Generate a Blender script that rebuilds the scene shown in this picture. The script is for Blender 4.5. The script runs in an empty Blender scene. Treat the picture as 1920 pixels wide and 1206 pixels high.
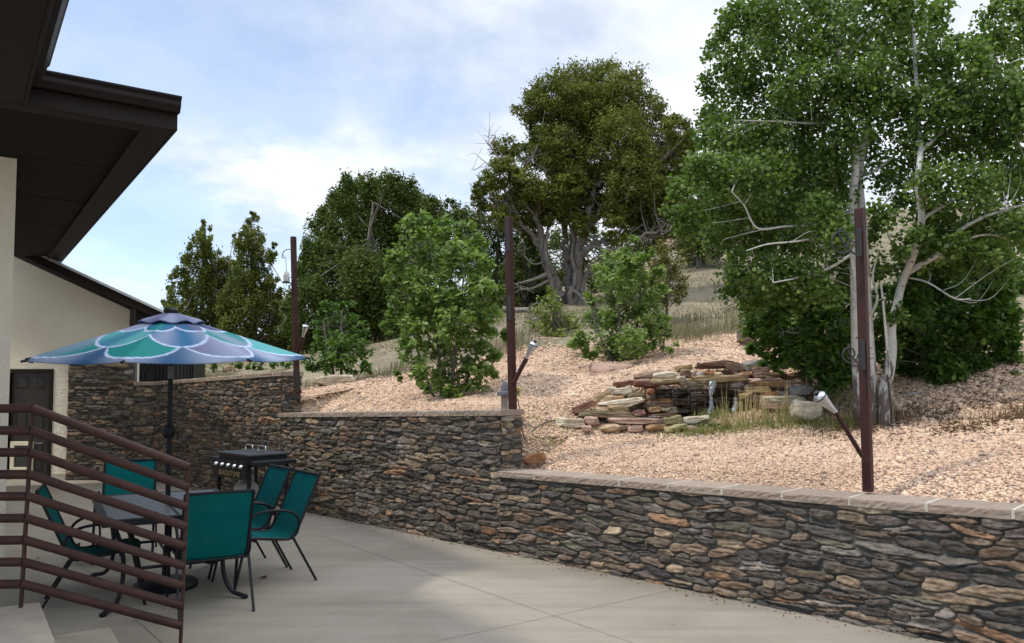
import bpy, bmesh, math, random
import numpy as np
from mathutils import Vector, Matrix

SC = bpy.context.scene
COL = SC.collection
PI = math.pi
R = math.radians

# ------------------------------------------------------------------ camera
F = 1500.0          # focal length in photo pixels (1920 wide)
CX, CY = 960.0, 641.4
PITCH = R(3.0)
EYE = 1.75
cam_d = bpy.data.cameras.new("camera")
cam = bpy.data.objects.new("camera", cam_d)
COL.objects.link(cam)
cam.location = (0, 0, EYE)
cam.rotation_euler = (R(90) + PITCH, 0, 0)
cam_d.sensor_fit = 'HORIZONTAL'
cam_d.sensor_width = 36.0
cam_d.lens = 36.0 * F / 1920.0
cam_d.shift_y = (CY - 603.0) / 1920.0
cam_d.clip_start = 0.05
cam_d.clip_end = 2000
SC.camera = cam
SC.view_settings.view_transform = 'Standard'
SC.view_settings.look = 'None'
SC.view_settings.exposure = 0.84
SC.view_settings.gamma = 1.0

# ------------------------------------------------------------------ sky and sun
SUN_TO = Vector((-0.53, -0.17, 0.83)).normalized()
world = bpy.data.worlds.new("World")
SC.world = world
world.use_nodes = True
wt = world.node_tree
wt.nodes.clear()
def wn(t, **k):
    n = wt.nodes.new(t)
    for a, b in k.items(): setattr(n, a, b)
    return n
def wl(a, b): wt.links.new(a, b)
def wmath(op, a, b=None, c=None, clamp=False):
    n = wn('ShaderNodeMath', operation=op, use_clamp=clamp)
    for i, v in enumerate((a, b, c)):
        if v is None: continue
        if isinstance(v, (int, float)): n.inputs[i].default_value = v
        else: wl(v, n.inputs[i])
    return n.outputs[0]
sky = wn('ShaderNodeTexSky', sky_type='NISHITA')
sky.sun_disc = False
sky.sun_elevation = math.asin(SUN_TO.z)
sky.sun_rotation = math.atan2(SUN_TO.x, SUN_TO.y)
sky.altitude = 2200
sky.air_density = 1.0
sky.dust_density = 0.6
sky.ozone_density = 1.6
bg_sky = wn('ShaderNodeBackground'); bg_sky.inputs[1].default_value = 0.14
wl(sky.outputs[0], bg_sky.inputs[0])
tc = wn('ShaderNodeTexCoord')
sep = wn('ShaderNodeSeparateXYZ'); wl(tc.outputs['Generated'], sep.inputs[0])
dx, dy, dz = sep.outputs
zc = wmath('ADD', wmath('MAXIMUM', dz, 0.0), 0.22)
comb = wn('ShaderNodeCombineXYZ')
wl(wmath('DIVIDE', dx, zc), comb.inputs[0]); wl(wmath('DIVIDE', dy, zc), comb.inputs[1]); comb.inputs[2].default_value = 3.7
n1 = wn('ShaderNodeTexNoise'); n1.inputs['Scale'].default_value = 1.25; n1.inputs['Detail'].default_value = 9; n1.inputs['Roughness'].default_value = 0.56; n1.inputs['Distortion'].default_value = 0.5
wl(comb.outputs[0], n1.inputs['Vector'])
n2 = wn('ShaderNodeTexNoise'); n2.inputs['Scale'].default_value = 3.4; n2.inputs['Detail'].default_value = 7; n2.inputs['Roughness'].default_value = 0.55
wl(comb.outputs[0], n2.inputs['Vector'])
# one big cumulus bank low on the left, thin high cloud to the right
az = wmath('ARCTAN2', dx, dy)
el = wmath('ARCSINE', dz)
def bump_at(a0, e0, wa, we):
    qa = wmath('DIVIDE', wmath('SUBTRACT', az, a0), wa)
    qe = wmath('DIVIDE', wmath('SUBTRACT', el, e0), we)
    s = wmath('ADD', wmath('MULTIPLY', qa, qa), wmath('MULTIPLY', qe, qe))
    return wmath('POWER', 2.718, wmath('MULTIPLY', s, -1.0))
right = wmath('MULTIPLY_ADD', az, 1.5, 0.50)
right = wmath('MINIMUM', wmath('MAXIMUM', right, -0.2), 0.75)
bank = wmath('MULTIPLY', bump_at(R(-15), R(13.5), R(10), R(3.6)), 0.45)
hole = wmath('MULTIPLY', bump_at(R(-31), R(6.5), R(7), R(5)), -0.3)
hole2 = wmath('MULTIPLY', bump_at(R(-22), R(21), R(13), R(5.0)), -0.5)
fac = wmath('ADD', wmath('ADD', wmath('ADD', right, bank), hole), hole2)
fac = wmath('ADD', fac, wmath('MULTIPLY_ADD', n1.outputs[0], 2.3, -0.95))
fac = wmath('ADD', fac, wmath('MULTIPLY_ADD', n2.outputs[0], 0.5, -0.25))
fac = wmath('ADD', fac, wmath('MULTIPLY', bank, wmath('MULTIPLY_ADD', n2.outputs[0], 9.0, -3.9)))
mr = wn('ShaderNodeMapRange', interpolation_type='SMOOTHSTEP')
mr.inputs[1].default_value = -0.1; mr.inputs[2].default_value = 0.95; mr.inputs[3].default_value = 0.34; mr.inputs[4].default_value = 0.97
wl(fac, mr.inputs[0])
ramp = wn('ShaderNodeValToRGB')
ramp.color_ramp.elements[0].position = 0.38; ramp.color_ramp.elements[0].color = (0.55, 0.61, 0.70, 1)
ramp.color_ramp.elements[1].position = 0.60; ramp.color_ramp.elements[1].color = (0.82, 0.84, 0.87, 1)
n3 = wn('ShaderNodeTexNoise'); n3.inputs['Scale'].default_value = 2.1; n3.inputs['Detail'].default_value = 8; n3.inputs['Roughness'].default_value = 0.6
mp = wn('ShaderNodeMapping'); mp.inputs['Location'].default_value = (4.2, 1.3, 0.4); wl(comb.outputs[0], mp.inputs[0]); wl(mp.outputs[0], n3.inputs['Vector'])
wl(n3.outputs[0], ramp.inputs[0])
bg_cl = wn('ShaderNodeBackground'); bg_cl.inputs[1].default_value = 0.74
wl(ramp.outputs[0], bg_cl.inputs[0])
# cloud brightened overhead, out of view, to lift ambient light, like thin overcast
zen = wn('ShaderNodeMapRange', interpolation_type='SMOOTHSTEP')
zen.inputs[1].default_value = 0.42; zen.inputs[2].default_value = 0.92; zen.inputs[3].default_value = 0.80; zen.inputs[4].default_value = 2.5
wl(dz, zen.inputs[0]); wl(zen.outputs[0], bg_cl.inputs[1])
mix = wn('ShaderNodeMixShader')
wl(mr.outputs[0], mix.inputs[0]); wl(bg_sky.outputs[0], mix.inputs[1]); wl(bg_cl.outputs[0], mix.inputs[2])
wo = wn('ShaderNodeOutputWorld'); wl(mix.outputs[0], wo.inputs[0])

sun_d = bpy.data.lights.new("sun", 'SUN')
sun_d.energy = 1.5
sun_d.angle = R(3.5)
sun_d.color = (1.0, 0.94, 0.85)
sun = bpy.data.objects.new("sun", sun_d)
COL.objects.link(sun)
sun.rotation_euler = SUN_TO.to_track_quat('Z', 'Y').to_euler()

# ------------------------------------------------------------------ helpers
CP, SP = math.cos(PITCH), math.sin(PITCH)
def ray(px, py):
    u = (px - CX) / F; v = -(py - CY) / F
    return Vector((u, CP - v * SP, SP + v * CP))
def at(px, py, Y):
    d = ray(px, py)
    return Vector((d.x / d.y * Y, Y, EYE + d.z / d.y * Y))
def onz(px, py, z=0.0):
    d = ray(px, py); k = (z - EYE) / d.z
    return Vector((d.x * k, d.y * k, z))
def pxm(n, Y): return n * Y / F          # pixels to metres at distance Y

def tag(o, label=None, cat=None, group=None, kind=None):
    if label: o['label'] = label
    if cat: o['category'] = cat
    if group: o['group'] = group
    if kind: o['kind'] = kind
    return o
def thing(name, label, cat, loc=(0, 0, 0), rz=0.0, group=None):
    o = bpy.data.objects.new(name, None)
    COL.objects.link(o)
    o.empty_display_size = 0.2
    o.location = loc; o.rotation_euler = (0, 0, rz)
    return tag(o, label, cat, group)
def adopt(o, parent, world_space):
    if parent is None: return
    o.parent = parent
    if world_space:
        p, m = parent, Matrix.Identity(4)
        chain = []
        while p is not None:
            chain.append(p); p = p.parent
        for q in reversed(chain):
            m = m @ q.matrix_parent_inverse @ Matrix.LocRotScale(q.location, q.rotation_euler, q.scale)
        o.matrix_parent_inverse = m.inverted()

class MB:
    def __init__(s): s.v = []; s.f = []
    def add(s, vs, fs):
        b = len(s.v); s.v += [tuple(p) for p in vs]; s.f += [tuple(b + i for i in f) for f in fs]
        return s
    def box(s, x0, x1, y0, y1, z0, z1, M=None):
        vs = [Vector(p) for p in ((x0,y0,z0),(x1,y0,z0),(x1,y1,z0),(x0,y1,z0),(x0,y0,z1),(x1,y0,z1),(x1,y1,z1),(x0,y1,z1))]
        if M is not None: vs = [M @ p for p in vs]
        return s.add(vs, [(0,3,2,1),(4,5,6,7),(0,1,5,4),(1,2,6,5),(2,3,7,6),(3,0,4,7)])
    def prism(s, poly, z0, z1):
        n = len(poly)
        vs = [(p[0], p[1], z0) for p in poly] + [(p[0], p[1], z1) for p in poly]
        return s.add(vs, [tuple(range(n))[::-1], tuple(range(n, 2*n))] + [(i, (i+1) % n, n + (i+1) % n, n + i) for i in range(n)])
    def hexa(s, p):  # 8 arbitrary corners: 4 bottom loop, 4 top loop
        return s.add(p, [(0,3,2,1),(4,5,6,7),(0,1,5,4),(1,2,6,5),(2,3,7,6),(3,0,4,7)])
    def tube(s, pts, rad, n=8, cap=True, square=False):
        pts = [Vector(p) for p in pts]
        if not isinstance(rad, (list, tuple)): rad = [rad] * len(pts)
        b0 = len(s.v)
        up = None
        for i, p in enumerate(pts):
            t = (pts[min(i+1, len(pts)-1)] - pts[max(i-1, 0)])
            if t.length < 1e-9: t = Vector((0,0,1))
            t.normalize()
            if up is None:
                up = Vector((0,0,1)) if abs(t.z) < 0.9 else Vector((1,0,0))
            a = t.cross(up)
            if a.length < 1e-6: a = t.orthogonal()
            a.normalize()
            b = a.cross(t).normalized()
            up = b
            for k in range(n):
                an = 2*PI*k/n + (PI/4 if square else 0)
                s.v.append(tuple(p + (a*math.cos(an) + b*math.sin(an)) * rad[i]))
        for i in range(len(pts)-1):
            for k in range(n):
                s.f.append((b0+i*n+k, b0+i*n+(k+1) % n, b0+(i+1)*n+(k+1) % n, b0+(i+1)*n+k))
        if cap:
            s.f.append(tuple(b0+k for k in range(n))[::-1])
            e = b0+(len(pts)-1)*n
            s.f.append(tuple(e+k for k in range(n)))
        return s
    def lathe(s, prof, c=(0,0,0), n=20, M=None):
        b0 = len(s.v)
        for r, z in prof:
            for k in range(n):
                a = 2*PI*k/n
                p = Vector((r*math.cos(a), r*math.sin(a), z))
                if M is not None: p = M @ p
                s.v.append(tuple(p + Vector(c)))
        for i in range(len(prof)-1):
            for k in range(n):
                s.f.append((b0+i*n+k, b0+i*n+(k+1) % n, b0+(i+1)*n+(k+1) % n, b0+(i+1)*n+k))
        s.f.append(tuple(b0+k for k in range(n))[::-1])
        e = b0+(len(prof)-1)*n
        s.f.append(tuple(e+k for k in range(n)))
        return s
    def build(s, name, m, parent=None, ws=False, smooth=False, bevel=0, seg=2):
        me = bpy.data.meshes.new(name)
        me.from_pydata(s.v, [], s.f); me.validate()
        if smooth:
            me.polygons.foreach_set('use_smooth', [True]*len(me.polygons))
            try: me.set_sharp_from_angle(angle=R(45))
            except Exception: pass
        o = bpy.data.objects.new(name, me)
        COL.objects.link(o)
        me.materials.append(m)
        adopt(o, parent, ws)
        if bevel:
            b = o.modifiers.new('bevel', 'BEVEL'); b.width = bevel; b.segments = seg; b.limit_method = 'ANGLE'; b.angle_limit = R(40)
        return o

def np_mesh(name, V, Fc, m, parent=None, ws=True, smooth=False, attrs=None):
    """V (n,3), Fc (m,k) -> one mesh object"""
    V = np.ascontiguousarray(V, np.float32); Fc = np.ascontiguousarray(Fc, np.int32)
    k = Fc.shape[1]
    me = bpy.data.meshes.new(name)
    me.vertices.add(len(V)); me.vertices.foreach_set('co', V.ravel())
    me.loops.add(Fc.size); me.loops.foreach_set('vertex_index', Fc.ravel())
    me.polygons.add(len(Fc)); me.polygons.foreach_set('loop_start', np.arange(0, Fc.size, k, dtype=np.int32))
    if smooth: me.polygons.foreach_set('use_smooth', np.ones(len(Fc), bool))
    me.update(calc_edges=True)
    for nm, arr in (attrs or {}).items():
        arr = np.asarray(arr, np.float32)
        if arr.ndim == 2:
            a = me.attributes.new(nm, 'FLOAT_COLOR', 'POINT')
            c4 = np.ones((len(V), 4), np.float32); c4[:, :3] = arr
            a.data.foreach_set('color', c4.ravel())
        else:
            a = me.attributes.new(nm, 'FLOAT', 'POINT'); a.data.foreach_set('value', arr)
    o = bpy.data.objects.new(name, me)
    COL.objects.link(o)
    me.materials.append(m)
    adopt(o, parent, ws)
    return o

def vnoise(x, y, seed=0):
    """value noise in numpy, 0..1"""
    xi = np.floor(x).astype(np.int64); yi = np.floor(y).astype(np.int64)
    fx = x - xi; fy = y - yi
    fx = fx*fx*(3-2*fx); fy = fy*fy*(3-2*fy)
    def h(a, b):
        n = (a*374761393 + b*668265263 + seed*1442695041) & 0xffffffff
        n = ((n ^ (n >> 13)) * 1274126177) & 0xffffffff
        return ((n ^ (n >> 16)) & 0xffff) / 65535.0
    return (h(xi, yi)*(1-fx) + h(xi+1, yi)*fx)*(1-fy) + (h(xi, yi+1)*(1-fx) + h(xi+1, yi+1)*fx)*fy
def fbm(x, y, seed=0, o=4):
    t = 0; a = 0.5
    for i in range(o):
        t = t + a*vnoise(x*2**i, y*2**i, seed+i*7); a *= 0.5
    return t

def curve_pts(pts, n=6):
    """Catmull-Rom through the points"""
    P = [Vector(p) for p in pts]
    P = [P[0]*2-P[1]] + P + [P[-1]*2-P[-2]]
    out = []
    for i in range(1, len(P)-2):
        for k in range(n):
            t = k/n
            a, b, c, d = P[i-1], P[i], P[i+1], P[i+2]
            out.append(0.5*((2*b) + (c-a)*t + (2*a-5*b+4*c-d)*t*t + (3*b-a-3*c+d)*t**3))
    out.append(P[-2])
    return out
def lerp_list(r, n):
    out = []
    for i in range(n):
        t = i/(n-1)*(len(r)-1); k = min(int(t), len(r)-2)
        out.append(r[k] + (r[k+1]-r[k])*(t-k))
    return out

# ------------------------------------------------------------------ materials
def nodes(name):
    m = bpy.data.materials.new(name); m.use_nodes = True
    nt = m.node_tree
    return m, nt, nt.nodes['Principled BSDF']
def ramp_node(nt, stops):
    r = nt.nodes.new('ShaderNodeValToRGB')
    e = r.color_ramp.elements
    while len(e) > len(stops): e.remove(e[-1])
    while len(e) < len(stops): e.new(0.5)
    for q, (p, c) in zip(e, stops):
        q.position = p; q.color = (*c, 1)
    return r
def noise_node(nt, scale, detail=5, rough=0.55, vec=None, dist=0.0):
    n = nt.nodes.new('ShaderNodeTexNoise')
    n.inputs['Scale'].default_value = scale; n.inputs['Detail'].default_value = detail
    n.inputs['Roughness'].default_value = rough; n.inputs['Distortion'].default_value = dist
    if vec is not None: nt.links.new(vec, n.inputs['Vector'])
    return n
def coords(nt, kind='Object', scale=None):
    t = nt.nodes.new('ShaderNodeTexCoord').outputs[kind]
    if scale is None: return t
    mp = nt.nodes.new('ShaderNodeMapping'); mp.inputs['Scale'].default_value = scale
    nt.links.new(t, mp.inputs[0]); return mp.outputs[0]
def bump(nt, bs, height, strength=0.3, dist=0.02):
    b = nt.nodes.new('ShaderNodeBump'); b.inputs['Strength'].default_value = strength; b.inputs['Distance'].default_value = dist
    nt.links.new(height, b.inputs['Height']); nt.links.new(b.outputs[0], bs.inputs['Normal'])
    return b
def mixrgb(nt, a, b, fac, mode='MIX'):
    n = nt.nodes.new('ShaderNodeMix'); n.data_type = 'RGBA'; n.blend_type = mode
    for sock, v in ((n.inputs[0], fac), (n.inputs[6], a), (n.inputs[7], b)):
        if isinstance(v, (int, float)): sock.default_value = v
        elif isinstance(v, tuple): sock.default_value = (*v, 1)
        else: nt.links.new(v, sock)
    return n.outputs[2]
def mat(name, c1, c2=None, scale=4.0, rough=0.6, metal=0.0, bstr=0.0, bscale=None, stretch=None, spec=0.5, detail=6, bdist=0.02):
    m, nt, bs = nodes(name)
    bs.inputs['Roughness'].default_value = rough; bs.inputs['Metallic'].default_value = metal
    bs.inputs['Specular IOR Level'].default_value = spec
    vec = coords(nt, 'Object', stretch)
    if c2 is None: c2 = tuple(x*0.75 for x in c1)
    n = noise_node(nt, scale, detail, 0.6, vec)
    r = ramp_node(nt, [(0.3, c2), (0.7, c1)])
    nt.links.new(n.outputs[0], r.inputs[0]); nt.links.new(r.outputs[0], bs.inputs['Base Color'])
    if bstr:
        b = noise_node(nt, bscale or scale*6, 6, 0.6, vec); bump(nt, bs, b.outputs[0], bstr, bdist)
    return m

M_STUCCO = mat('stucco', (0.84, 0.77, 0.63), (0.76, 0.69, 0.56), 1.3, 0.9, bstr=0.8, bscale=26, spec=0.15, bdist=0.03)
M_STUCCO2 = mat('stucco_base', (0.50, 0.46, 0.38), (0.42, 0.38, 0.32), 3, 0.9, bstr=0.4, bscale=30, spec=0.15)
M_BROWN = mat('brown_paint', (0.015, 0.010, 0.008), (0.011, 0.0075, 0.006), 3, 0.6, bstr=0.1, bscale=30, spec=0.2)
M_SOFFIT = mat('brown_soffit', (0.013, 0.0092, 0.0075), (0.009, 0.0065, 0.0055), 1.5, 0.75, bstr=0.35, bscale=10, stretch=(1, 6, 1), spec=0.15)
M_GUTTER = mat('gutter_paint', (0.016, 0.0105, 0.009), (0.012, 0.008, 0.007), 3, 0.5, spec=0.2)
M_DRIP = mat('metal_drip_edge', (0.62, 0.64, 0.68), (0.5, 0.52, 0.56), 5, 0.35, metal=0.4)
M_SHINGLE = mat('shingle', (0.10, 0.09, 0.085), (0.06, 0.055, 0.05), 20, 0.95, bstr=0.4)
M_DOOR = mat('door_paint', (0.020, 0.014, 0.013), (0.015, 0.011, 0.010), 4, 0.45)
M_CREAM = mat('cream_plastic', (0.80, 0.75, 0.55), (0.72, 0.67, 0.48), 6, 0.5)
M_FLAP = mat('smoky_flap', (0.035, 0.04, 0.04), (0.025, 0.028, 0.028), 6, 0.25)
M_RAIL = mat('rust_brown_paint', (0.066, 0.029, 0.021), (0.038, 0.017, 0.014), 8, 0.6, bstr=0.12, bscale=60, spec=0.25)
M_POST = mat('post_brown', (0.048, 0.017, 0.013), (0.030, 0.011, 0.009), 7, 0.55, bstr=0.12, bscale=50, spec=0.25)
M_BLACK = mat('black_powder_coat', (0.014, 0.015, 0.019), (0.008, 0.009, 0.011), 10, 0.5, spec=0.2)
M_IRON = mat('wrought_iron', (0.018, 0.018, 0.020), (0.012, 0.012, 0.013), 10, 0.6)
M_CHROME = mat('bright_steel', (0.72, 0.72, 0.73), (0.6, 0.6, 0.62), 9, 0.22, metal=1.0)
M_STEEL = mat('brushed_steel', (0.55, 0.56, 0.58), (0.42, 0.43, 0.45), 14, 0.33, metal=0.9, stretch=(1, 1, 8))
M_TANK = mat('tank_white', (0.42, 0.42, 0.41), (0.32, 0.32, 0.31), 8, 0.4)
M_STEP = mat('step_concrete', (0.38, 0.325, 0.255), (0.29, 0.25, 0.20), 5, 0.85, bstr=0.25, bscale=60)
M_BARK = mat('juniper_bark', (0.31, 0.27, 0.225), (0.085, 0.068, 0.056), 7, 0.95, bstr=0.9, bscale=16, stretch=(5, 5, 0.7), bdist=0.04)
M_DEAD = mat('grey_deadwood', (0.27, 0.235, 0.20), (0.13, 0.11, 0.095), 7, 0.95, bstr=0.8, bscale=18, stretch=(4, 4, 1))
M_TWIG = mat('shrub_stem', (0.13, 0.115, 0.095), (0.07, 0.06, 0.05), 9, 0.9, bstr=0.3)
M_SCREEN = mat('dark_panel', (0.020, 0.019, 0.020), (0.014, 0.013, 0.014), 8, 0.5)
M_WOODPOST = mat('grey_wood', (0.30, 0.25, 0.20), (0.2, 0.16, 0.13), 12, 0.9, stretch=(3, 3, 0.5), bstr=0.2)
M_YELLOW = mat('yellow_plastic', (0.55, 0.42, 0.08), (0.45, 0.34, 0.06), 9, 0.5)
M_GREYBOX = mat('grey_plastic', (0.13, 0.14, 0.16), (0.10, 0.105, 0.12), 9, 0.5)

def aspen_bark():
    m, nt, bs = nodes('aspen_bark')
    v = coords(nt, 'Object', (1, 1, 1))
    a = noise_node(nt, 3.0, 6, 0.6, v)
    base = ramp_node(nt, [(0.3, (0.36, 0.35, 0.31)), (0.7, (0.56, 0.55, 0.50))]); nt.links.new(a.outputs[0], base.inputs[0])
    v2 = coords(nt, 'Object', (5, 5, 16))
    b = noise_node(nt, 1.6, 5, 0.65, v2, 0.6)
    r = ramp_node(nt, [(0.585, (0, 0, 0)), (0.64, (1, 1, 1))]); nt.links.new(b.outputs[0], r.inputs[0])
    # the old bark near the ground is furrowed and dark
    at_ = nt.nodes.new('ShaderNodeAttribute'); at_.attribute_name = 'old'
    v3 = coords(nt, 'Object', (9, 9, 2.2))
    c = noise_node(nt, 1.6, 6, 0.7, v3, 0.8)
    mt = nt.nodes.new('ShaderNodeMath'); mt.operation = 'MULTIPLY_ADD'
    nt.links.new(at_.outputs['Fac'], mt.inputs[0]); mt.inputs[1].default_value = 0.33; nt.links.new(c.outputs[0], mt.inputs[2])
    r3 = ramp_node(nt, [(0.66, (0, 0, 0)), (0.76, (1, 1, 1))]); nt.links.new(mt.outputs[0], r3.inputs[0])
    c1 = mixrgb(nt, base.outputs[0], (0.05, 0.045, 0.04), r.outputs[0])
    c2 = mixrgb(nt, c1, (0.10, 0.075, 0.06), r3.outputs[0])
    nt.links.new(c2, bs.inputs['Base Color']); bs.inputs['Roughness'].default_value = 0.8
    bump(nt, bs, c.outputs[0], 0.4, 0.02)
    return m
M_ASPEN = aspen_bark()

def leaf_mat(name, dark, light, trans=0.25, rough=0.45, spec=0.35):
    m, nt, bs = nodes(name)
    g = nt.nodes.new('ShaderNodeNewGeometry')
    r = ramp_node(nt, [(0.0, dark), (0.72, tuple((a+b)/2 for a, b in zip(dark, light))), (1.0, light)])
    at_ = nt.nodes.new('ShaderNodeAttribute'); at_.attribute_name = 'tint'
    mt = nt.nodes.new('ShaderNodeMath'); mt.operation = 'MULTIPLY_ADD'; mt.use_clamp = True
    nt.links.new(g.outputs['Random Per Island'], mt.inputs[0]); mt.inputs[1].default_value = 0.6
    nt.links.new(at_.outputs['Fac'], mt.inputs[2])
    nt.links.new(mt.outputs[0], r.inputs[0])
    nt.links.new(r.outputs[0], bs.inputs['Base Color'])
    bs.inputs['Roughness'].default_value = rough; bs.inputs['Specular IOR Level'].default_value = spec
    tr = nt.nodes.new('ShaderNodeBsdfTranslucent')
    tcol = mixrgb(nt, r.outputs[0], (1.0, 1.25, 0.55), 1.0, 'MULTIPLY'); nt.links.new(tcol, tr.inputs[0])
    mx = nt.nodes.new('ShaderNodeMixShader'); mx.inputs[0].default_value = trans
    out = nt.nodes['Material Output']
    nt.links.new(bs.outputs[0], mx.inputs[1]); nt.links.new(tr.outputs[0], mx.inputs[2]); nt.links.new(mx.outputs[0], out.inputs[0])
    return m
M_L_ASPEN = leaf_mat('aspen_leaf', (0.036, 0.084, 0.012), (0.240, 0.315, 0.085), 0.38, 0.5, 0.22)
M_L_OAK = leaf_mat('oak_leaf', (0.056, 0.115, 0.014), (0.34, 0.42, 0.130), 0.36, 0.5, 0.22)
M_L_OAKD = leaf_mat('shade_toned_oak_leaf', (0.036, 0.086, 0.012), (0.150, 0.240, 0.045), 0.34, 0.5, 0.22)  # darker copy of the oak leaf, shade put into its colour
M_L_JUN = leaf_mat('juniper_leaf', (0.064, 0.082, 0.014), (0.205, 0.205, 0.042), 0.22, 0.75, 0.15)
M_L_JUND = leaf_mat('dark_juniper_leaf', (0.040, 0.070, 0.014), (0.140, 0.165, 0.034), 0.18, 0.75, 0.15)
M_L_JUNL = leaf_mat('slim_juniper_leaf', (0.062, 0.084, 0.016), (0.200, 0.205, 0.045), 0.2, 0.75, 0.15)
M_L_YEL = leaf_mat('yellow_green_leaf', (0.075, 0.110, 0.014), (0.30, 0.32, 0.07), 0.28, 0.5, 0.3)
M_L_OLIVE = leaf_mat('olive_leaf', (0.075, 0.082, 0.014), (0.22, 0.20, 0.05), 0.15, 0.7, 0.15)
M_STRAW = leaf_mat('straw', (0.34, 0.26, 0.12), (0.70, 0.58, 0.33), 0.35, 0.7, 0.2)
M_HILL = leaf_mat('dry_hill_grass', (0.125, 0.108, 0.064), (0.33, 0.285, 0.18), 0.2, 0.8, 0.1)
M_SCRUB = leaf_mat('grey_scrub', (0.075, 0.075, 0.045), (0.18, 0.175, 0.11), 0.15, 0.8, 0.1)
M_GREENGRASS = leaf_mat('green_grass', (0.11, 0.14, 0.04), (0.42, 0.40, 0.16), 0.35, 0.6, 0.2)
M_LITTER = leaf_mat('brown_litter', (0.07, 0.04, 0.02), (0.24, 0.15, 0.075), 0.1, 0.8, 0.1)

def attr_mat(name, rough=0.85, nscale=18, lo=0.55, hi=1.3, bstr=0.5, bscale=45, lichen=0.0, spec=0.3, stretch=None, bdist=0.015):
    m, nt, bs = nodes(name)
    at_ = nt.nodes.new('ShaderNodeAttribute'); at_.attribute_name = 'Col'
    v = coords(nt, 'Object', stretch)
    n = noise_node(nt, nscale, 7, 0.65, v)
    r = ramp_node(nt, [(0.25, (lo, lo, lo)), (0.75, (hi, hi, hi))]); nt.links.new(n.outputs[0], r.inputs[0])
    c = mixrgb(nt, at_.outputs['Color'], r.outputs[0], 1.0, 'MULTIPLY')
    if lichen:
        l = noise_node(nt, nscale*1.7, 8, 0.75, coords(nt, 'Object', (1, 1, 2.5)))
        lr = ramp_node(nt, [(0.60, (0, 0, 0)), (0.72, (lichen,)*3)]); nt.links.new(l.outputs[0], lr.inputs[0])
        c = mixrgb(nt, c, (0.30, 0.29, 0.26), lr.outputs[0])
    nt.links.new(c, bs.inputs['Base Color'])
    bs.inputs['Roughness'].default_value = rough; bs.inputs['Specular IOR Level'].default_value = spec
    b = noise_node(nt, bscale, 7, 0.7, v); bump(nt, bs, b.outputs[0], bstr, bdist)
    return m
M_STONE = attr_mat('fieldstone', 0.8, 16, 0.45, 1.45, 0.6, 40, lichen=0.55)
M_COPING = attr_mat('brown_coping', 0.85, 22, 0.75, 1.2, 0.35, 60)
M_ROCK = attr_mat('sandstone', 0.85, 9, 0.6, 1.3, 0.55, 30, stretch=(1, 1, 2.5))
M_WETROCK = attr_mat('wet_sandstone', 0.22, 9, 0.5, 1.3, 0.5, 30, spec=0.6)

def pebble_mat():
    m, nt, bs = nodes('pebbles')
    g = nt.nodes.new('ShaderNodeNewGeometry')
    r = ramp_node(nt, [(0.0, (0.24, 0.17, 0.14)), (0.10, (0.44, 0.31, 0.24)), (0.30, (0.57, 0.42, 0.31)), (0.55, (0.64, 0.49, 0.34)), (0.75, (0.56, 0.41, 0.32)), (0.90, (0.68, 0.57, 0.43)), (0.96, (0.50, 0.42, 0.36)), (1.0, (0.18, 0.14, 0.12))])
    nt.links.new(g.outputs['Random Per Island'], r.inputs[0])
    n = noise_node(nt, 60, 4, 0.6, coords(nt))
    rr = ramp_node(nt, [(0.3, (0.82,)*3), (0.7, (1.1,)*3)]); nt.links.new(n.outputs[0], rr.inputs[0])
    c = mixrgb(nt, r.outputs[0], rr.outputs[0], 1.0, 'MULTIPLY')
    n2 = noise_node(nt, 0.8, 6, 0.65, coords(nt)); r2 = ramp_node(nt, [(0.32, (0.86, 0.79, 0.73)), (0.62, (1.07, 1.02, 0.98))]); nt.links.new(n2.outputs[0], r2.inputs[0])
    c = mixrgb(nt, c, r2.outputs[0], 1.0, 'MULTIPLY')
    nt.links.new(c, bs.inputs['Base Color']); bs.inputs['Roughness'].default_value = 0.9; bs.inputs['Specular IOR Level'].default_value = 0.2
    return m
M_PEBBLE = pebble_mat()

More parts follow.
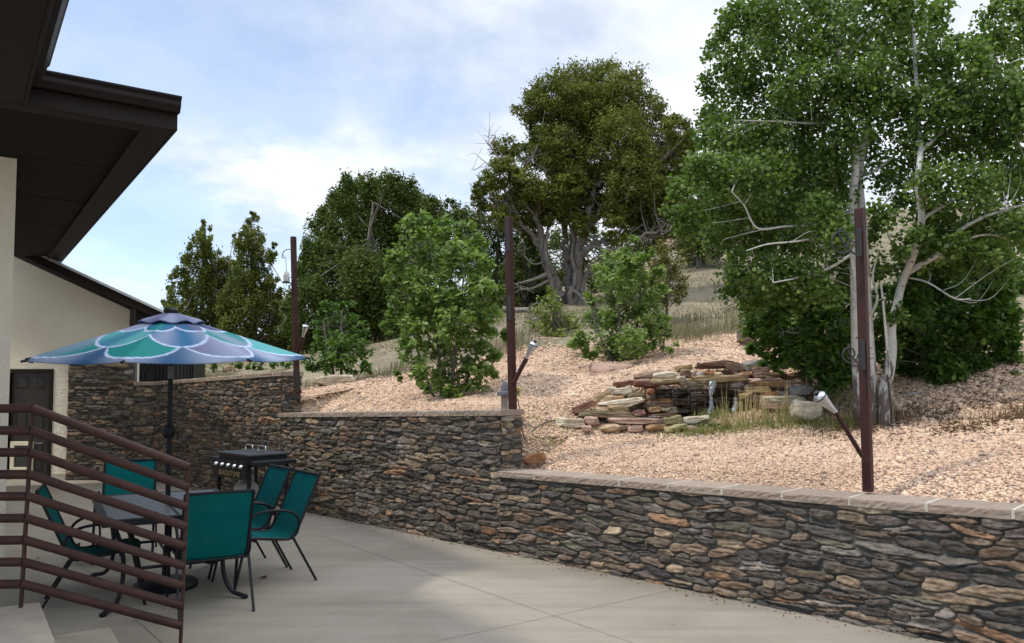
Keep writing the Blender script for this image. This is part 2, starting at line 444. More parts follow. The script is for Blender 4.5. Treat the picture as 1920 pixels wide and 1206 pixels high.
def terrain_mat():
    m, nt, bs = nodes('hill_ground')
    at_ = nt.nodes.new('ShaderNodeAttribute'); at_.attribute_name = 'gravel'
    v = coords(nt)
    vo = nt.nodes.new('ShaderNodeTexVoronoi'); vo.inputs['Scale'].default_value = 28; nt.links.new(v, vo.inputs['Vector'])
    sepc = nt.nodes.new('ShaderNodeSeparateColor'); nt.links.new(vo.outputs['Color'], sepc.inputs[0])
    gr = ramp_node(nt, [(0.0, (0.32, 0.22, 0.17)), (0.3, (0.46, 0.32, 0.24)), (0.6, (0.54, 0.40, 0.28)), (0.9, (0.58, 0.46, 0.33)), (1.0, (0.24, 0.17, 0.14))])
    nt.links.new(sepc.outputs[0], gr.inputs[0])
    edge = ramp_node(nt, [(0.0, (1, 1, 1)), (0.55, (0.95,)*3), (0.9, (0.45,)*3)])
    mul = nt.nodes.new('ShaderNodeMath'); mul.operation = 'MULTIPLY'; mul.inputs[1].default_value = 1.0
    nt.links.new(vo.outputs['Distance'], mul.inputs[0]); nt.links.new(mul.outputs[0], edge.inputs[0])
    gcol = mixrgb(nt, gr.outputs[0], edge.outputs[0], 1.0, 'MULTIPLY')
    n = noise_node(nt, 1.1, 8, 0.65, v)
    so = ramp_node(nt, [(0.28, (0.13, 0.115, 0.078)), (0.5, (0.235, 0.20, 0.135)), (0.72, (0.33, 0.28, 0.19))]); nt.links.new(n.outputs[0], so.inputs[0])
    n2 = noise_node(nt, 14, 6, 0.7, v)
    sr = ramp_node(nt, [(0.3, (0.6,)*3), (0.7, (1.25,)*3)]); nt.links.new(n2.outputs[0], sr.inputs[0])
    scol = mixrgb(nt, so.outputs[0], sr.outputs[0], 1.0, 'MULTIPLY')
    nt.links.new(mixrgb(nt, scol, gcol, at_.outputs['Fac']), bs.inputs['Base Color'])
    bs.inputs['Roughness'].default_value = 0.95; bs.inputs['Specular IOR Level'].default_value = 0.1
    inv = nt.nodes.new('ShaderNodeMath'); inv.operation = 'MULTIPLY_ADD'; inv.inputs[1].default_value = -1.0; nt.links.new(vo.outputs['Distance'], inv.inputs[0]); nt.links.new(n2.outputs[0], inv.inputs[2])
    bump(nt, bs, inv.outputs[0], 0.7, 0.03)
    return m
M_TERRAIN = terrain_mat()

def patio_mat():
    m, nt, bs = nodes('patio_concrete')
    v = coords(nt)
    a = noise_node(nt, 0.55, 7, 0.6, v, 0.4)
    r = ramp_node(nt, [(0.25, (0.190, 0.162, 0.124)), (0.5, (0.252, 0.220, 0.174)), (0.75, (0.318, 0.282, 0.228))]); nt.links.new(a.outputs[0], r.inputs[0])
    # broom and water streaks
    mp = nt.nodes.new('ShaderNodeMapping'); mp.inputs['Rotation'].default_value = (0, 0, R(33)); mp.inputs['Scale'].default_value = (0.5, 6, 1)
    nt.links.new(v, mp.inputs[0])
    s = noise_node(nt, 1.0, 6, 0.6, mp.outputs[0]); sr = ramp_node(nt, [(0.3, (0.86,)*3), (0.7, (1.10,)*3)]); nt.links.new(s.outputs[0], sr.inputs[0])
    c = mixrgb(nt, r.outputs[0], sr.outputs[0], 1.0, 'MULTIPLY')
    f = noise_node(nt, 70, 5, 0.7, v); fr = ramp_node(nt, [(0.3, (0.88,)*3), (0.7, (1.09,)*3)]); nt.links.new(f.outputs[0], fr.inputs[0])
    c = mixrgb(nt, c, fr.outputs[0], 1.0, 'MULTIPLY')
    sp = noise_node(nt, 9, 3, 0.5, v); spr = ramp_node(nt, [(0.70, (1, 1, 1)), (0.76, (0.72,)*3)]); nt.links.new(sp.outputs[0], spr.inputs[0])
    c = mixrgb(nt, c, spr.outputs[0], 1.0, 'MULTIPLY')
    nt.links.new(c, bs.inputs['Base Color']); bs.inputs['Roughness'].default_value = 0.8; bs.inputs['Specular IOR Level'].default_value = 0.3
    bump(nt, bs, f.outputs[0], 0.12, 0.01)
    return m
M_PATIO = patio_mat()
M_JOINT = mat('joint_dark', (0.21, 0.18, 0.145), (0.15, 0.13, 0.105), 9, 0.9)
M_MORTAR = mat('grey_mortar', (0.16, 0.155, 0.14), (0.10, 0.098, 0.09), 10, 0.95, bstr=0.4)
M_JOINTLIGHT = mat('pale_mortar', (0.50, 0.44, 0.36), (0.40, 0.36, 0.29), 12, 0.95)
M_SLING = mat('teal_sling', (0.002, 0.140, 0.138), (0.002, 0.112, 0.112), 5, 0.85, bstr=0.25, bscale=400, spec=0.08)
def weave(m, amount):
    nt = m.node_tree; out = nt.nodes['Material Output']; bs = nt.nodes['Principled BSDF']
    tr = nt.nodes.new('ShaderNodeBsdfTransparent'); mx = nt.nodes.new('ShaderNodeMixShader'); mx.inputs[0].default_value = amount
    nt.links.new(bs.outputs[0], mx.inputs[1]); nt.links.new(tr.outputs[0], mx.inputs[2]); nt.links.new(mx.outputs[0], out.inputs[0])
weave(M_SLING, 0.10)
def slat_mat():
    m, nt, bs = nodes('grey_slats')
    v = coords(nt, 'Object', (1.5, 14, 1))
    n = noise_node(nt, 2.5, 6, 0.6, v)
    r = ramp_node(nt, [(0.3, (0.085, 0.083, 0.078)), (0.7, (0.17, 0.165, 0.155))]); nt.links.new(n.outputs[0], r.inputs[0])
    nt.links.new(r.outputs[0], bs.inputs['Base Color']); bs.inputs['Roughness'].default_value = 0.4
    return m
M_SLAT = slat_mat()
def water_mat():
    m, nt, bs = nodes('falling_water')
    bs.inputs['Base Color'].default_value = (0.85, 0.92, 0.97, 1); bs.inputs['Roughness'].default_value = 0.06
    bs.inputs['Transmission Weight'].default_value = 0.9; bs.inputs['IOR'].default_value = 1.33
    n = noise_node(nt, 14, 4, 0.6, coords(nt, 'Object', (2.5, 2.5, 0.7))); bump(nt, bs, n.outputs[0], 0.9, 0.05)
    return m
M_WATER = water_mat()
def glass_mat():
    m, nt, bs = nodes('clear_glass')
    bs.inputs['Base Color'].default_value = (0.95, 0.97, 0.98, 1); bs.inputs['Roughness'].default_value = 0.03
    bs.inputs['Transmission Weight'].default_value = 0.75; bs.inputs['IOR'].default_value = 1.45
    return m
M_GLASS = glass_mat()
def print_mat():
    m, nt, bs = nodes('printed_fabric')
    at_ = nt.nodes.new('ShaderNodeAttribute'); at_.attribute_name = 'Col'
    nt.links.new(at_.outputs['Color'], bs.inputs['Base Color']); bs.inputs['Roughness'].default_value = 0.75
    bs.inputs['Specular IOR Level'].default_value = 0.25
    n = noise_node(nt, 7, 3, 0.5, coords(nt)); bump(nt, bs, n.outputs[0], 0.25, 0.03)
    return m
M_PRINT = print_mat()

# ------------------------------------------------------------------ plan geometry of the wall
K1 = onz(526, 950); K2 = onz(939, 1034)
WD = (K2 - K1).normalized()                      # along the wall towards the near right
WN = Vector((-WD.y, WD.x, 0))                    # towards the hill
if WN.y < 0: WN = -WN
def wall_pt(px):                                  # point of the wall line under photo column px
    u = ray(px, 720); k = u.x / u.y
    # K2 + w*WD, x = k*y
    w = (k*K2.y - K2.x) / (WD.x - k*WD.y)
    return K2 + WD*w
def wall_z(px, py):                               # height of photo point on the wall's face plane
    P = wall_pt(px); return at(px, py, P.y).z
K0 = wall_pt(293)
KE = K2 + WD*9.0
def s_of(P): return (Vector((P[0], P[1], 0)) - K2).dot(WD)

# ------------------------------------------------------------------ terrain (thin plate spline through surveyed points)
CTRL = [(975,872,8.75),(1000,866,8.5),(1150,884,7.85),(1300,897,7.2),(1628,920,6.15),(1900,936,5.4),(2300,960,4.6),(2900,1000,3.4),
        (1300,803,9.5),(1450,793,9.25),(1510,745,10.1),(1300,690,11.0),(1440,690,11.0),(1205,712,10.7),(1120,752,10.4),(1070,780,9.95),(1200,806,9.45),(1060,800,9.55),(1000,795,9.4),(1450,815,8.6),(945,757,9.1),(850,758,9.9),(760,764,10.2),(640,766,10.9),(560,752,11.9),
        (640,722,13),(700,700,14.5),(450,694,17),(350,698,19),(200,700,20),(900,690,13),(1000,640,14),
        (1100,694,12),(1190,690,11.9),(1300,655,12.8),(1330,625,14.5),(1330,540,21),(1050,572,19),(1340,485,29),
        (1500,690,11.0),(1400,676,11.5),(1650,790,8.6),(1800,800,7.9),(1900,800,7.2),(1900,700,9),(1900,640,11),(1900,480,22),(1900,435,30),
        (1700,560,16),(1600,480,28),(700,640,25),(400,660,30),(200,680,30),(0,690,30),(-300,700,26),(900,590,30),(1300,430,42),(1900,385,44),
        (2400,800,6.2),(2600,640,11),(2600,450,24),(-600,700,40),(400,640,50),(900,560,50)]
CP_W = [at(*c) for c in CTRL]
_x = np.array([[p.x, p.y] for p in CP_W]); _z = np.array([p.z for p in CP_W])
def _phi(r2): return 0.5*r2*np.log(np.maximum(r2, 1e-9))
def _tps():
    n = len(_x)
    d2 = ((_x[:, None, :]-_x[None])**2).sum(-1)
    A = np.zeros((n+3, n+3)); A[:n, :n] = _phi(d2) + np.eye(n)*0.25
    A[:n, n] = 1; A[:n, n+1:] = _x; A[n, :n] = 1; A[n+1:, :n] = _x.T
    b = np.zeros(n+3); b[:n] = _z
    return np.linalg.solve(A, b)
_w = _tps()
def ground_z(x, y):
    x = np.asarray(x, float); y = np.asarray(y, float)
    sh = x.shape; X = np.stack([x.ravel(), y.ravel()], -1)
    out = np.zeros(len(X))
    for i in range(0, len(X), 20000):
        q = X[i:i+20000]
        d2 = ((q[:, None, :]-_x[None])**2).sum(-1)
        out[i:i+20000] = _phi(d2) @ _w[:-3] + _w[-3] + q @ _w[-2:]
    out += (fbm(X[:, 0]*1.1, X[:, 1]*1.1, 3, 3)-0.44)*0.14*np.clip((X[:, 1]-5)/6, 0.3, 2.0)
    return out.reshape(sh)
def gz(x, y): return float(ground_z(np.array([x]), np.array([y]))[0])
_bpx = np.array([-2000, 300, 560, 700, 900, 1000, 1300, 1500, 1700, 1900, 4000])
_bY = np.array([11.0, 11.5, 13.2, 13.6, 13.6, 14.0, 14.3, 13.6, 13.0, 12.0, 10.0])
def gravel_mask(x, y):
    px = 960 + F*x/np.maximum(y, 0.5)
    b = np.interp(px, _bpx, _bY) + (fbm(x*0.9, y*0.9, 11, 3)-0.45)*2.2
    return np.clip((b - y)/0.9, 0, 1)

# ------------------------------------------------------------------ setting
def fill(z, s, t, x, y):
    """behind each wall the fill stays under its coping; a hollow is dug for the waterfall"""
    lim = np.where(s < 0, np.interp(s, [s_of(K0), s_of(K1), s_of(K1)+0.01, -0.35, 0], [zc3a, zc3b, zc2a, zc2b, zc1a]), np.interp(s, [0, 0.4, 6, 9], [zc1a, zc1a, zc1b, zc1b]))
    z = np.where(t < 1.6, np.minimum(z, lim + np.maximum(t-0.34, 0)*0.42), z)
    q = ((x - HOL.x)/0.62)**4 + ((y - HOL.y)/0.36)**4
    return np.where(q < 3, z - 0.42*np.exp(-q), z)
HOL = at(1316, 750, 10.15)
def build_setting():
    o = MB().box(-60, 60, -40, 60, -0.6, -0.3).build('ground', M_STEP); tag(o, kind='structure')
    # patio slab, up to the wall
    far = K0 + WN*0.12; near = KE + WN*0.12
    poly = [(-22, -14), (18, -14), (18, near.y-6), (near.x, near.y), (far.x, far.y), (far.x-0.3, 15.2), (-22, 15.2)]
    pm = MB(); pm.add([(x, y, 0.0) for x, y in poly], [tuple(range(len(poly)))])
    o = pm.build('patio', M_PATIO); tag(o, kind='structure')
    # tooled control joints
    def joint(a, b, mb):
        A, B = onz(*a), onz(*b); d = (B-A).normalized(); A = A - d*0.0; nrm = Vector((-d.y, d.x, 0))*0.0023
        mb.add([A-nrm+Vector((0,0,.004)), B-nrm+Vector((0,0,.004)), B+nrm+Vector((0,0,.004)), A+nrm+Vector((0,0,.004))], [(0,1,2,3)])
    jm = MB()
    joint((586, 999), (1195, 1209), jm); joint((1262, 1107), (640, 1242), jm)
    joint((225, 1135), (330, 1230), jm); joint((130, 1040), (225, 1135), jm)
    o = jm.build('patio_joint', M_JOINT); tag(o, kind='structure')
    # hill
    sv = np.concatenate([np.arange(-40, -9, 0.8), np.arange(-9, 8.5, 0.09), np.arange(8.5, 30, 0.9)])
    tv = np.concatenate([np.arange(0.16, 9, 0.085), 9*np.exp(np.arange(0, 2.1, 0.018))])
    S, T = np.meshgrid(sv, tv)
    X = K2.x + WD.x*S + WN.x*T; Y = K2.y + WD.y*S + WN.y*T
    Z = ground_z(X, Y)
    Z += (fbm(X*5, Y*5, 21, 3)-0.44)*0.035
    # behind each wall the fill stays under its coping
    Z = fill(Z, S, T, X, Y)
    ny, nx = S.shape
    idx = np.arange(ny*nx).reshape(ny, nx)
    Fc = np.stack([idx[:-1, :-1], idx[:-1, 1:], idx[1:, 1:], idx[1:, :-1]], -1).reshape(-1, 4)
    V = np.stack([X, Y, Z], -1).reshape(-1, 3)
    o = np_mesh('hillside', V, Fc, M_TERRAIN, smooth=True, attrs={'gravel': gravel_mask(X, Y).ravel()})
    tag(o, kind='structure')

zc1a, zc1b = wall_z(998, 893)-0.03, wall_z(1883, 960)-0.03
zc2a, zc2b = wall_z(545, 778)-0.03, wall_z(930, 772)-0.03
zc3a, zc3b = wall_z(300, 716)-0.03, wall_z(515, 700)-0.03
build_setting()

# ------------------------------------------------------------------ gravel
def build_gravel():
    rng = np.random.default_rng(5)
    N = 760000
    s = rng.uniform(-6.5, 7.0, N); t = rng.uniform(0.25, 7.5, N)
    X = K2.x + WD.x*s + WN.x*t; Y = K2.y + WD.y*s + WN.y*t
    px = 960 + F*X/Y
    keep = (px > 480) & (px < 2020) & (Y > 3.5) & (Y < 14.5)
    keep &= rng.random(N) < np.clip(9.0/np.maximum(Y, 1), 0.25, 1.0)
    keep &= rng.random(N) < gravel_mask(X, Y)*0.98 + 0.02
    # a litter bed under the trees on the right is thinner in stones
    X, Y, s, t = X[keep], Y[keep], s[keep], t[keep]
    inwall = ((s < 0.1) & (t < 0.32)) | ((((X-HOL.x)/0.62)**4 + ((Y-HOL.y)/0.36)**4) < 1.2)
    X, Y, s, t = X[~inwall], Y[~inwall], s[~inwall], t[~inwall]
    X, Y, s, t = X[:240000], Y[:240000], s[:240000], t[:240000]
    n = len(X)
    Z = ground_z(X, Y) + (fbm(X*5, Y*5, 21, 3)-0.44)*0.035
    Z = fill(Z, s, t, X, Y)
    size = rng.lognormal(0, 0.36, n)*0.0088*np.clip(Y/7.5, 0.9, 1.5)
    px = 960 + F*X/Y
    size *= np.where((px > 1640) & (rng.random(n) < 0.4), 1.6, 1.0)
    # icosahedron
    ph = (1+5**.5)/2
    iv = np.array([(-1,ph,0),(1,ph,0),(-1,-ph,0),(1,-ph,0),(0,-1,ph),(0,1,ph),(0,-1,-ph),(0,1,-ph),(ph,0,-1),(ph,0,1),(-ph,0,-1),(-ph,0,1)])/np.sqrt(1+ph*ph)
    if_ = np.array([(0,11,5),(0,5,1),(0,1,7),(0,7,10),(0,10,11),(1,5,9),(5,11,4),(11,10,2),(10,7,6),(7,1,8),(3,9,4),(3,4,2),(3,2,6),(3,6,8),(3,8,9),(4,9,5),(2,4,11),(6,2,10),(8,6,7),(9,8,1)])
    V = iv[None]*(1+rng.uniform(-0.42, 0.30, (n, 12, 1)))
    V = V*np.stack([rng.uniform(0.9, 1.5, n), rng.uniform(0.75, 1.1, n), rng.uniform(0.5, 0.85, n)], -1)[:, None, :]
    a = rng.uniform(0, 2*PI, n); b = rng.uniform(-0.5, 0.5, n)
    ca, sa, cb, sb = np.cos(a)[:, None], np.sin(a)[:, None], np.cos(b)[:, None], np.sin(b)[:, None]
    x, y, z = V[..., 0], V[..., 1], V[..., 2]
    x, z = x*cb - z*sb, x*sb + z*cb
    x, y = x*ca - y*sa, x*sa + y*ca
    V = np.stack([x, y, z], -1)*size[:, None, None] + np.stack([X, Y, Z + size*0.3], -1)[:, None, :]
    Fc = (if_[None] + (np.arange(n)*12)[:, None, None]).reshape(-1, 3)
    o = np_mesh('gravel', V.reshape(-1, 3), Fc, M_PEBBLE)
    tag(o, 'pinkish tan crushed gravel covering the slope above the stone wall', 'gravel', kind='stuff')
build_gravel()

# ------------------------------------------------------------------ fieldstone faces
PAL = np.array([(.072,.062,.055),(.10,.092,.085),(.135,.105,.082),(.19,.118,.075),(.20,.155,.115),(.098,.092,.074),(.17,.15,.14),(.055,.052,.052),(.110,.092,.086),(.27,.225,.165),(.085,.072,.062),(.16,.115,.085)])
PALW = np.array([.15,.16,.13,.045,.09,.09,.09,.10,.07,.02,.13,.09]); PALW = PALW/PALW.sum(); PAL = PAL*np.array((1.06, 1.0, 0.91))
MORTAR = np.array((.10,.097,.085))
def stone_grid(A, B, zb, zt, N, res, seed, sx, sz, off0=0.0, depth=0.038, flat=0.0):
    """stones standing out of a mortar face from A to B; zt(s) is the top"""
    rng = np.random.default_rng(seed)
    A = np.array(A[:2]); B = np.array(B[:2]); L = np.linalg.norm(B-A); d = (B-A)/L
    ns = max(3, int(L/res)+1); hmax = max(zt(0), zt(L))
    nz = max(3, int((hmax-zb)/res)+1)
    s = np.linspace(0, L, ns); u = np.linspace(0, 1, nz)
    S, U = np.meshgrid(s, u)
    ZT = np.interp(S, [0, L], [zt(0), zt(L)])
    Z = zb + U*(ZT - zb)
    # seeds in wandering courses
    pts = []; z = zb-0.03
    while z < hmax+0.1:
        h = sz*rng.uniform(0.72, 1.4)
        x = -rng.uniform(0, sx)
        while x < L+sx:
            w = sx*rng.lognormal(-0.08, 0.42)
            hh = h*rng.uniform(0.8, 1.2)
            if rng.random() < 0.22 and w > sx*0.8:      # two thin stones on top of one another
                pts.append((x+w/2+rng.uniform(-.03,.03), z+h*0.25, w, hh*0.5)); pts.append((x+w/2+rng.uniform(-.05,.05), z+h*0.75, w*0.9, hh*0.5))
            elif rng.random() < 0.05:                   # a tall block
                pts.append((x+w*0.3, z+h*0.6, w*0.6, hh*1.7)); w *= 0.6
            else:
                pts.append((x+w/2, z+h/2+rng.uniform(-.2,.2)*h, w, hh))
            x += w
        z += h
    P = np.array(pts); nP = len(P)
    tilt = rng.normal(0, 0.10*(1-flat), nP); pexp = rng.uniform(1.9, 4.2, nP)
    col = PAL[rng.choice(len(PAL), nP, p=PALW)]*rng.uniform(0.75, 1.5, (nP, 1))
    bulge = depth*rng.uniform(0.55, 1.25, nP); gx = rng.normal(0, 0.05, nP); gzv = rng.normal(0, 0.12, nP)
    wx = S + (fbm(S*9+seed, Z*9, seed+1, 3)-0.45)*0.055
    wz = Z + (fbm(S*7, Z*14+5, seed+2, 3)-0.45)*0.034 + (fbm(S*0.9, Z*0.6, seed+3, 2)-0.4)*0.09
    qx, qz = wx.ravel(), wz.ravel()
    f1 = np.full(len(qx), 1e9); f2 = np.full(len(qx), 1e9); id1 = np.zeros(len(qx), int)
    srt = np.argsort(qx)
    qxs, qzs = qx[srt], qz[srt]
    for i in range(nP):
        cx, cz, w, h = P[i]
        lo, hi = np.searchsorted(qxs, (cx-w*1.1, cx+w*1.1))
        if hi <= lo: continue
        ix = srt[lo:hi]
        ax = (qxs[lo:hi]-cx); az_ = (qzs[lo:hi]-cz) - ax*tilt[i]
        ex = pexp[i]; dd = (np.abs(ax/(w*0.5))**ex + np.abs(az_/(h*0.52))**(ex*0.9+0.3))**(1/ex)
        better = dd < f1[ix]
        j = ix[better]; f2[j] = f1[j]; f1[j] = dd[better]; id1[j] = i
        k = ix[~better]; f2[k] = np.minimum(f2[k], dd[~better])
    f2 = np.minimum(f2, 3.0)
    e = np.minimum((f2 - f1)*0.55, (1.10 - f1)*1.0)
    g = np.clip((e - 0.055)/0.20, 0, 1)
    prof = np.sqrt(np.clip(g*(2-g), 0, 1))
    cx, cz = P[id1, 0], P[id1, 1]
    hgt = prof*(bulge[id1] + gx[id1]*(qx-cx) + gzv[id1]*(qz-cz))
    hgt += prof*((fbm(qx*22, qz*40, seed+9, 4)-0.45)*0.026 + (fbm(qx*9+qz*3, qz*95, seed+19, 3)-0.45)*0.022)
    hgt += (fbm(qx*40, qz*40, seed+5, 2)-0.4)*0.004
    stone = np.clip((e-0.045)/0.03, 0, 1)[:, None]
    streak = (0.35+1.35*fbm(qx*12+qz*4, qz*75, seed+6, 4))[:, None]
    warm = np.clip((fbm(qx*5, qz*9, seed+31, 3)-0.52)*5, 0, 1)[:, None]*0.2
    c = col[id1]*streak
    c = c*(1-warm) + np.array((.16,.105,.07))*warm
    c = stone*c + (1-stone)*MORTAR
    off = off0 + hgt
    X = A[0] + d[0]*S.ravel() + N[0]*off; Y = A[1] + d[1]*S.ravel() + N[1]*off
    V = np.stack([X, Y, Z.ravel()], -1)
    idx = np.arange(nz*ns).reshape(nz, ns)
    Fc = np.stack([idx[:-1, :-1], idx[:-1, 1:], idx[1:, 1:], idx[1:, :-1]], -1).reshape(-1, 4)
    return V, Fc, c
def stone_mesh(name, parts, parent):
    V, Fq, C, b = [], [], [], 0
    for v, f, c in parts:
        V.append(v); Fq.append(f+b); C.append(c); b += len(v)
    return np_mesh(name, np.concatenate(V), np.concatenate(Fq), M_STONE, parent, True, True, {'Col': np.concatenate(C)})

COP_T = 0.062
def coping_run(A, B, za, zb_, parent, length=0.52, over=0.05, width=0.37, seed=1, jl=True, endcap=0.05):
    rng = random.Random(seed)
    A = Vector((A[0], A[1], 0)); B = Vector((B[0], B[1], 0)); L = (B-A).length; d = (B-A)/L
    n = d.cross(Vector((0, 0, 1)));
    if n.y > 0: n = -n                                  # to the patio side
    s = 0.0; k = 0
    while s < L - 0.05:
        e = min(s + length, L)
        if L - e < 0.18: e = L
        z0 = za + (zb_-za)*s/L; z1 = za + (zb_-za)*e/L
        g = 0.0035
        nx = max(2, int((e-s)/0.03)); nyv = 12; nzv = 4
        bm = bmesh.new()
        vs = {}
        # a block with a split rough front, smooth top
        prof = [(over, -COP_T), (over, -COP_T*0.66), (over, -COP_T*0.33), (over-0.002, -0.006), (over-0.010, 0.0), (over-0.12, 0.0), (over-width, 0.0), (over-width, -COP_T)]
        rows = []
        for i in range(nx+1):
            t = i/nx; ss = s + g + (e-s-2*g)*t; zz = z0 + (z1-z0)*t
            row = []
            for j, (o, h) in enumerate(prof):
                ro = rng.uniform(-0.006, 0.005) if j in (1, 2) else (rng.uniform(-0.003, 0.002) if j in (0, 3) else 0)
                p = A + d*ss + n*(o + ro) + Vector((0, 0, zz + h + (rng.uniform(-.0015, .0015) if j > 3 else 0)))
                row.append(bm.verts.new(p))
            rows.append(row)
        m = len(prof)
        for i in range(nx):
            for j in range(m):
                bm.faces.new((rows[i][j], rows[i+1][j], rows[i+1][(j+1) % m], rows[i][(j+1) % m]))
        bm.faces.new(rows[0]); bm.faces.new(rows[-1][::-1])
        bmesh.ops.recalc_face_normals(bm, faces=bm.faces)
        me = bpy.data.meshes.new('coping_slab'); bm.to_mesh(me); bm.free()
        tone = rng.uniform(0.88, 1.12)
        a = me.attributes.new('Col', 'FLOAT_COLOR', 'POINT')
        base = np.tile(np.array((.27*tone, .210*tone, .165*tone, 1), np.float32), (len(me.vertices), 1)); a.data.foreach_set('color', base.ravel())
        o = bpy.data.objects.new('coping_slab', me); COL.objects.link(o); me.materials.append(M_COPING); adopt(o, parent, True)
        if e < L and jl:
            P = A + d*e; zz = z1
            mb = MB(); g2 = 0.010
            c = [P - d*g2 + n*(over+0.0005), P + d*g2 + n*(over+0.0005), P + d*g2 - n*(width-over-0.01), P - d*g2 - n*(width-over-0.01)]
            mb.hexa([p + Vector((0, 0, zz-COP_T+0.006)) for p in c] + [p + Vector((0, 0, zz+0.003)) for p in c])
            mb.build('mortar_joint', M_JOINTLIGHT, parent, True)
        s = e; k += 1

def wall_section(name, label, A, B, za, zb_, res, seed, sx, sz, end=True, extra=None, clen=0.52, group='stepped stone retaining walls'):
    t = thing('retaining_wall', label, 'wall', ((A+B)/2).to_tuple(), 0, group)
    L = (B-A).length
    n = -WN; TH = 0.30
    parts = [stone_grid(A, B + (WD*0.028 if end else WD*0), 0.0, lambda s: (za + (zb_-za)*s/L) - COP_T - 0.004, n, res, seed, sx, sz)]
    if end:
        Bb = B + WN*TH
        parts.append(stone_grid(B - WN*0.028, Bb, 0.0, lambda s: zb_ - COP_T - 0.004, WD, res, seed+50, sx*0.8, sz, off0=0.0))
    if extra: parts += extra
    stone_mesh('stone_face', parts, t)
    mb = MB()
    a, b = A + WN*0.02, B + WN*0.02 - WD*0.02
    a2, b2 = A + WN*TH, B + WN*TH - WD*0.02
    zz = (za-COP_T-0.006, zb_-COP_T-0.006)
    mb.hexa([(a.x,a.y,-0.25),(b.x,b.y,-0.25),(b2.x,b2.y,-0.25),(a2.x,a2.y,-0.25),(a.x,a.y,zz[0]),(b.x,b.y,zz[1]),(b2.x,b2.y,zz[1]),(a2.x,a2.y,zz[0])])
    mb.build('concrete_core', M_MORTAR, t, True)
    coping_run(A, B + WD*0.045, za, zb_, t, clen, seed=seed)
    return t

z1a, z1b = wall_z(998, 887), wall_z(1883, 954)
def zline(pxa, za, pxb, zb_, P):                     # extrapolate coping height along the wall
    sa, sb = s_of(wall_pt(pxa)), s_of(wall_pt(pxb)); return za + (zb_-za)*(s_of(P)-sa)/(sb-sa)
low_a, low_b = zline(998, z1a, 1883, z1b, K2), zline(998, z1a, 1883, z1b, KE)
z2a, z2b = wall_z(545, 775), wall_z(930, 768)
z3a, z3b = wall_z(300, 716), wall_z(515, 697)
wall_section('low', 'low front stretch of stone retaining wall with wide brown slab coping, at the right', K2, KE, low_a, low_b, 0.0074, 11, 0.28, 0.070, end=False, clen=0.52)
wall_section('mid', 'middle step of stone retaining wall behind the chairs and griddle', K1, K2, z2a, z2b, 0.009, 23, 0.24, 0.060, clen=0.52)
Kc = at(248, 905, K0.y + 0.02); Kc.z = 0
_ret = stone_grid(Kc, K0, 0.0, lambda s: z3a - COP_T - 0.004, Vector((0, -1, 0)), 0.014, 77, 0.24, 0.07, flat=0.6)
w3 = wall_section('high', 'tallest step of stone retaining wall, farthest back beside the house', K0, K1, z3a, z3b, 0.0105, 37, 0.21, 0.058, extra=[_ret], clen=0.42)
_m = MB(); _z = z3a - COP_T - 0.006
_q = [Kc + Vector((0.01, 0.012, 0)), K0 + Vector((0.0, 0.012, 0)), K0 + Vector((0.25, 0.26, 0)), Kc + Vector((0.01, 0.16, 0))]
_m.hexa([(p.x, p.y, -0.2) for p in _q] + [(p.x, p.y, _z) for p in _q]); _m.build('concrete_core', M_MORTAR, w3, True)
coping_run(Kc, K0 + Vector((0.1, 0, 0)), z3a, z3a - 0.003, w3, 0.42, seed=9)

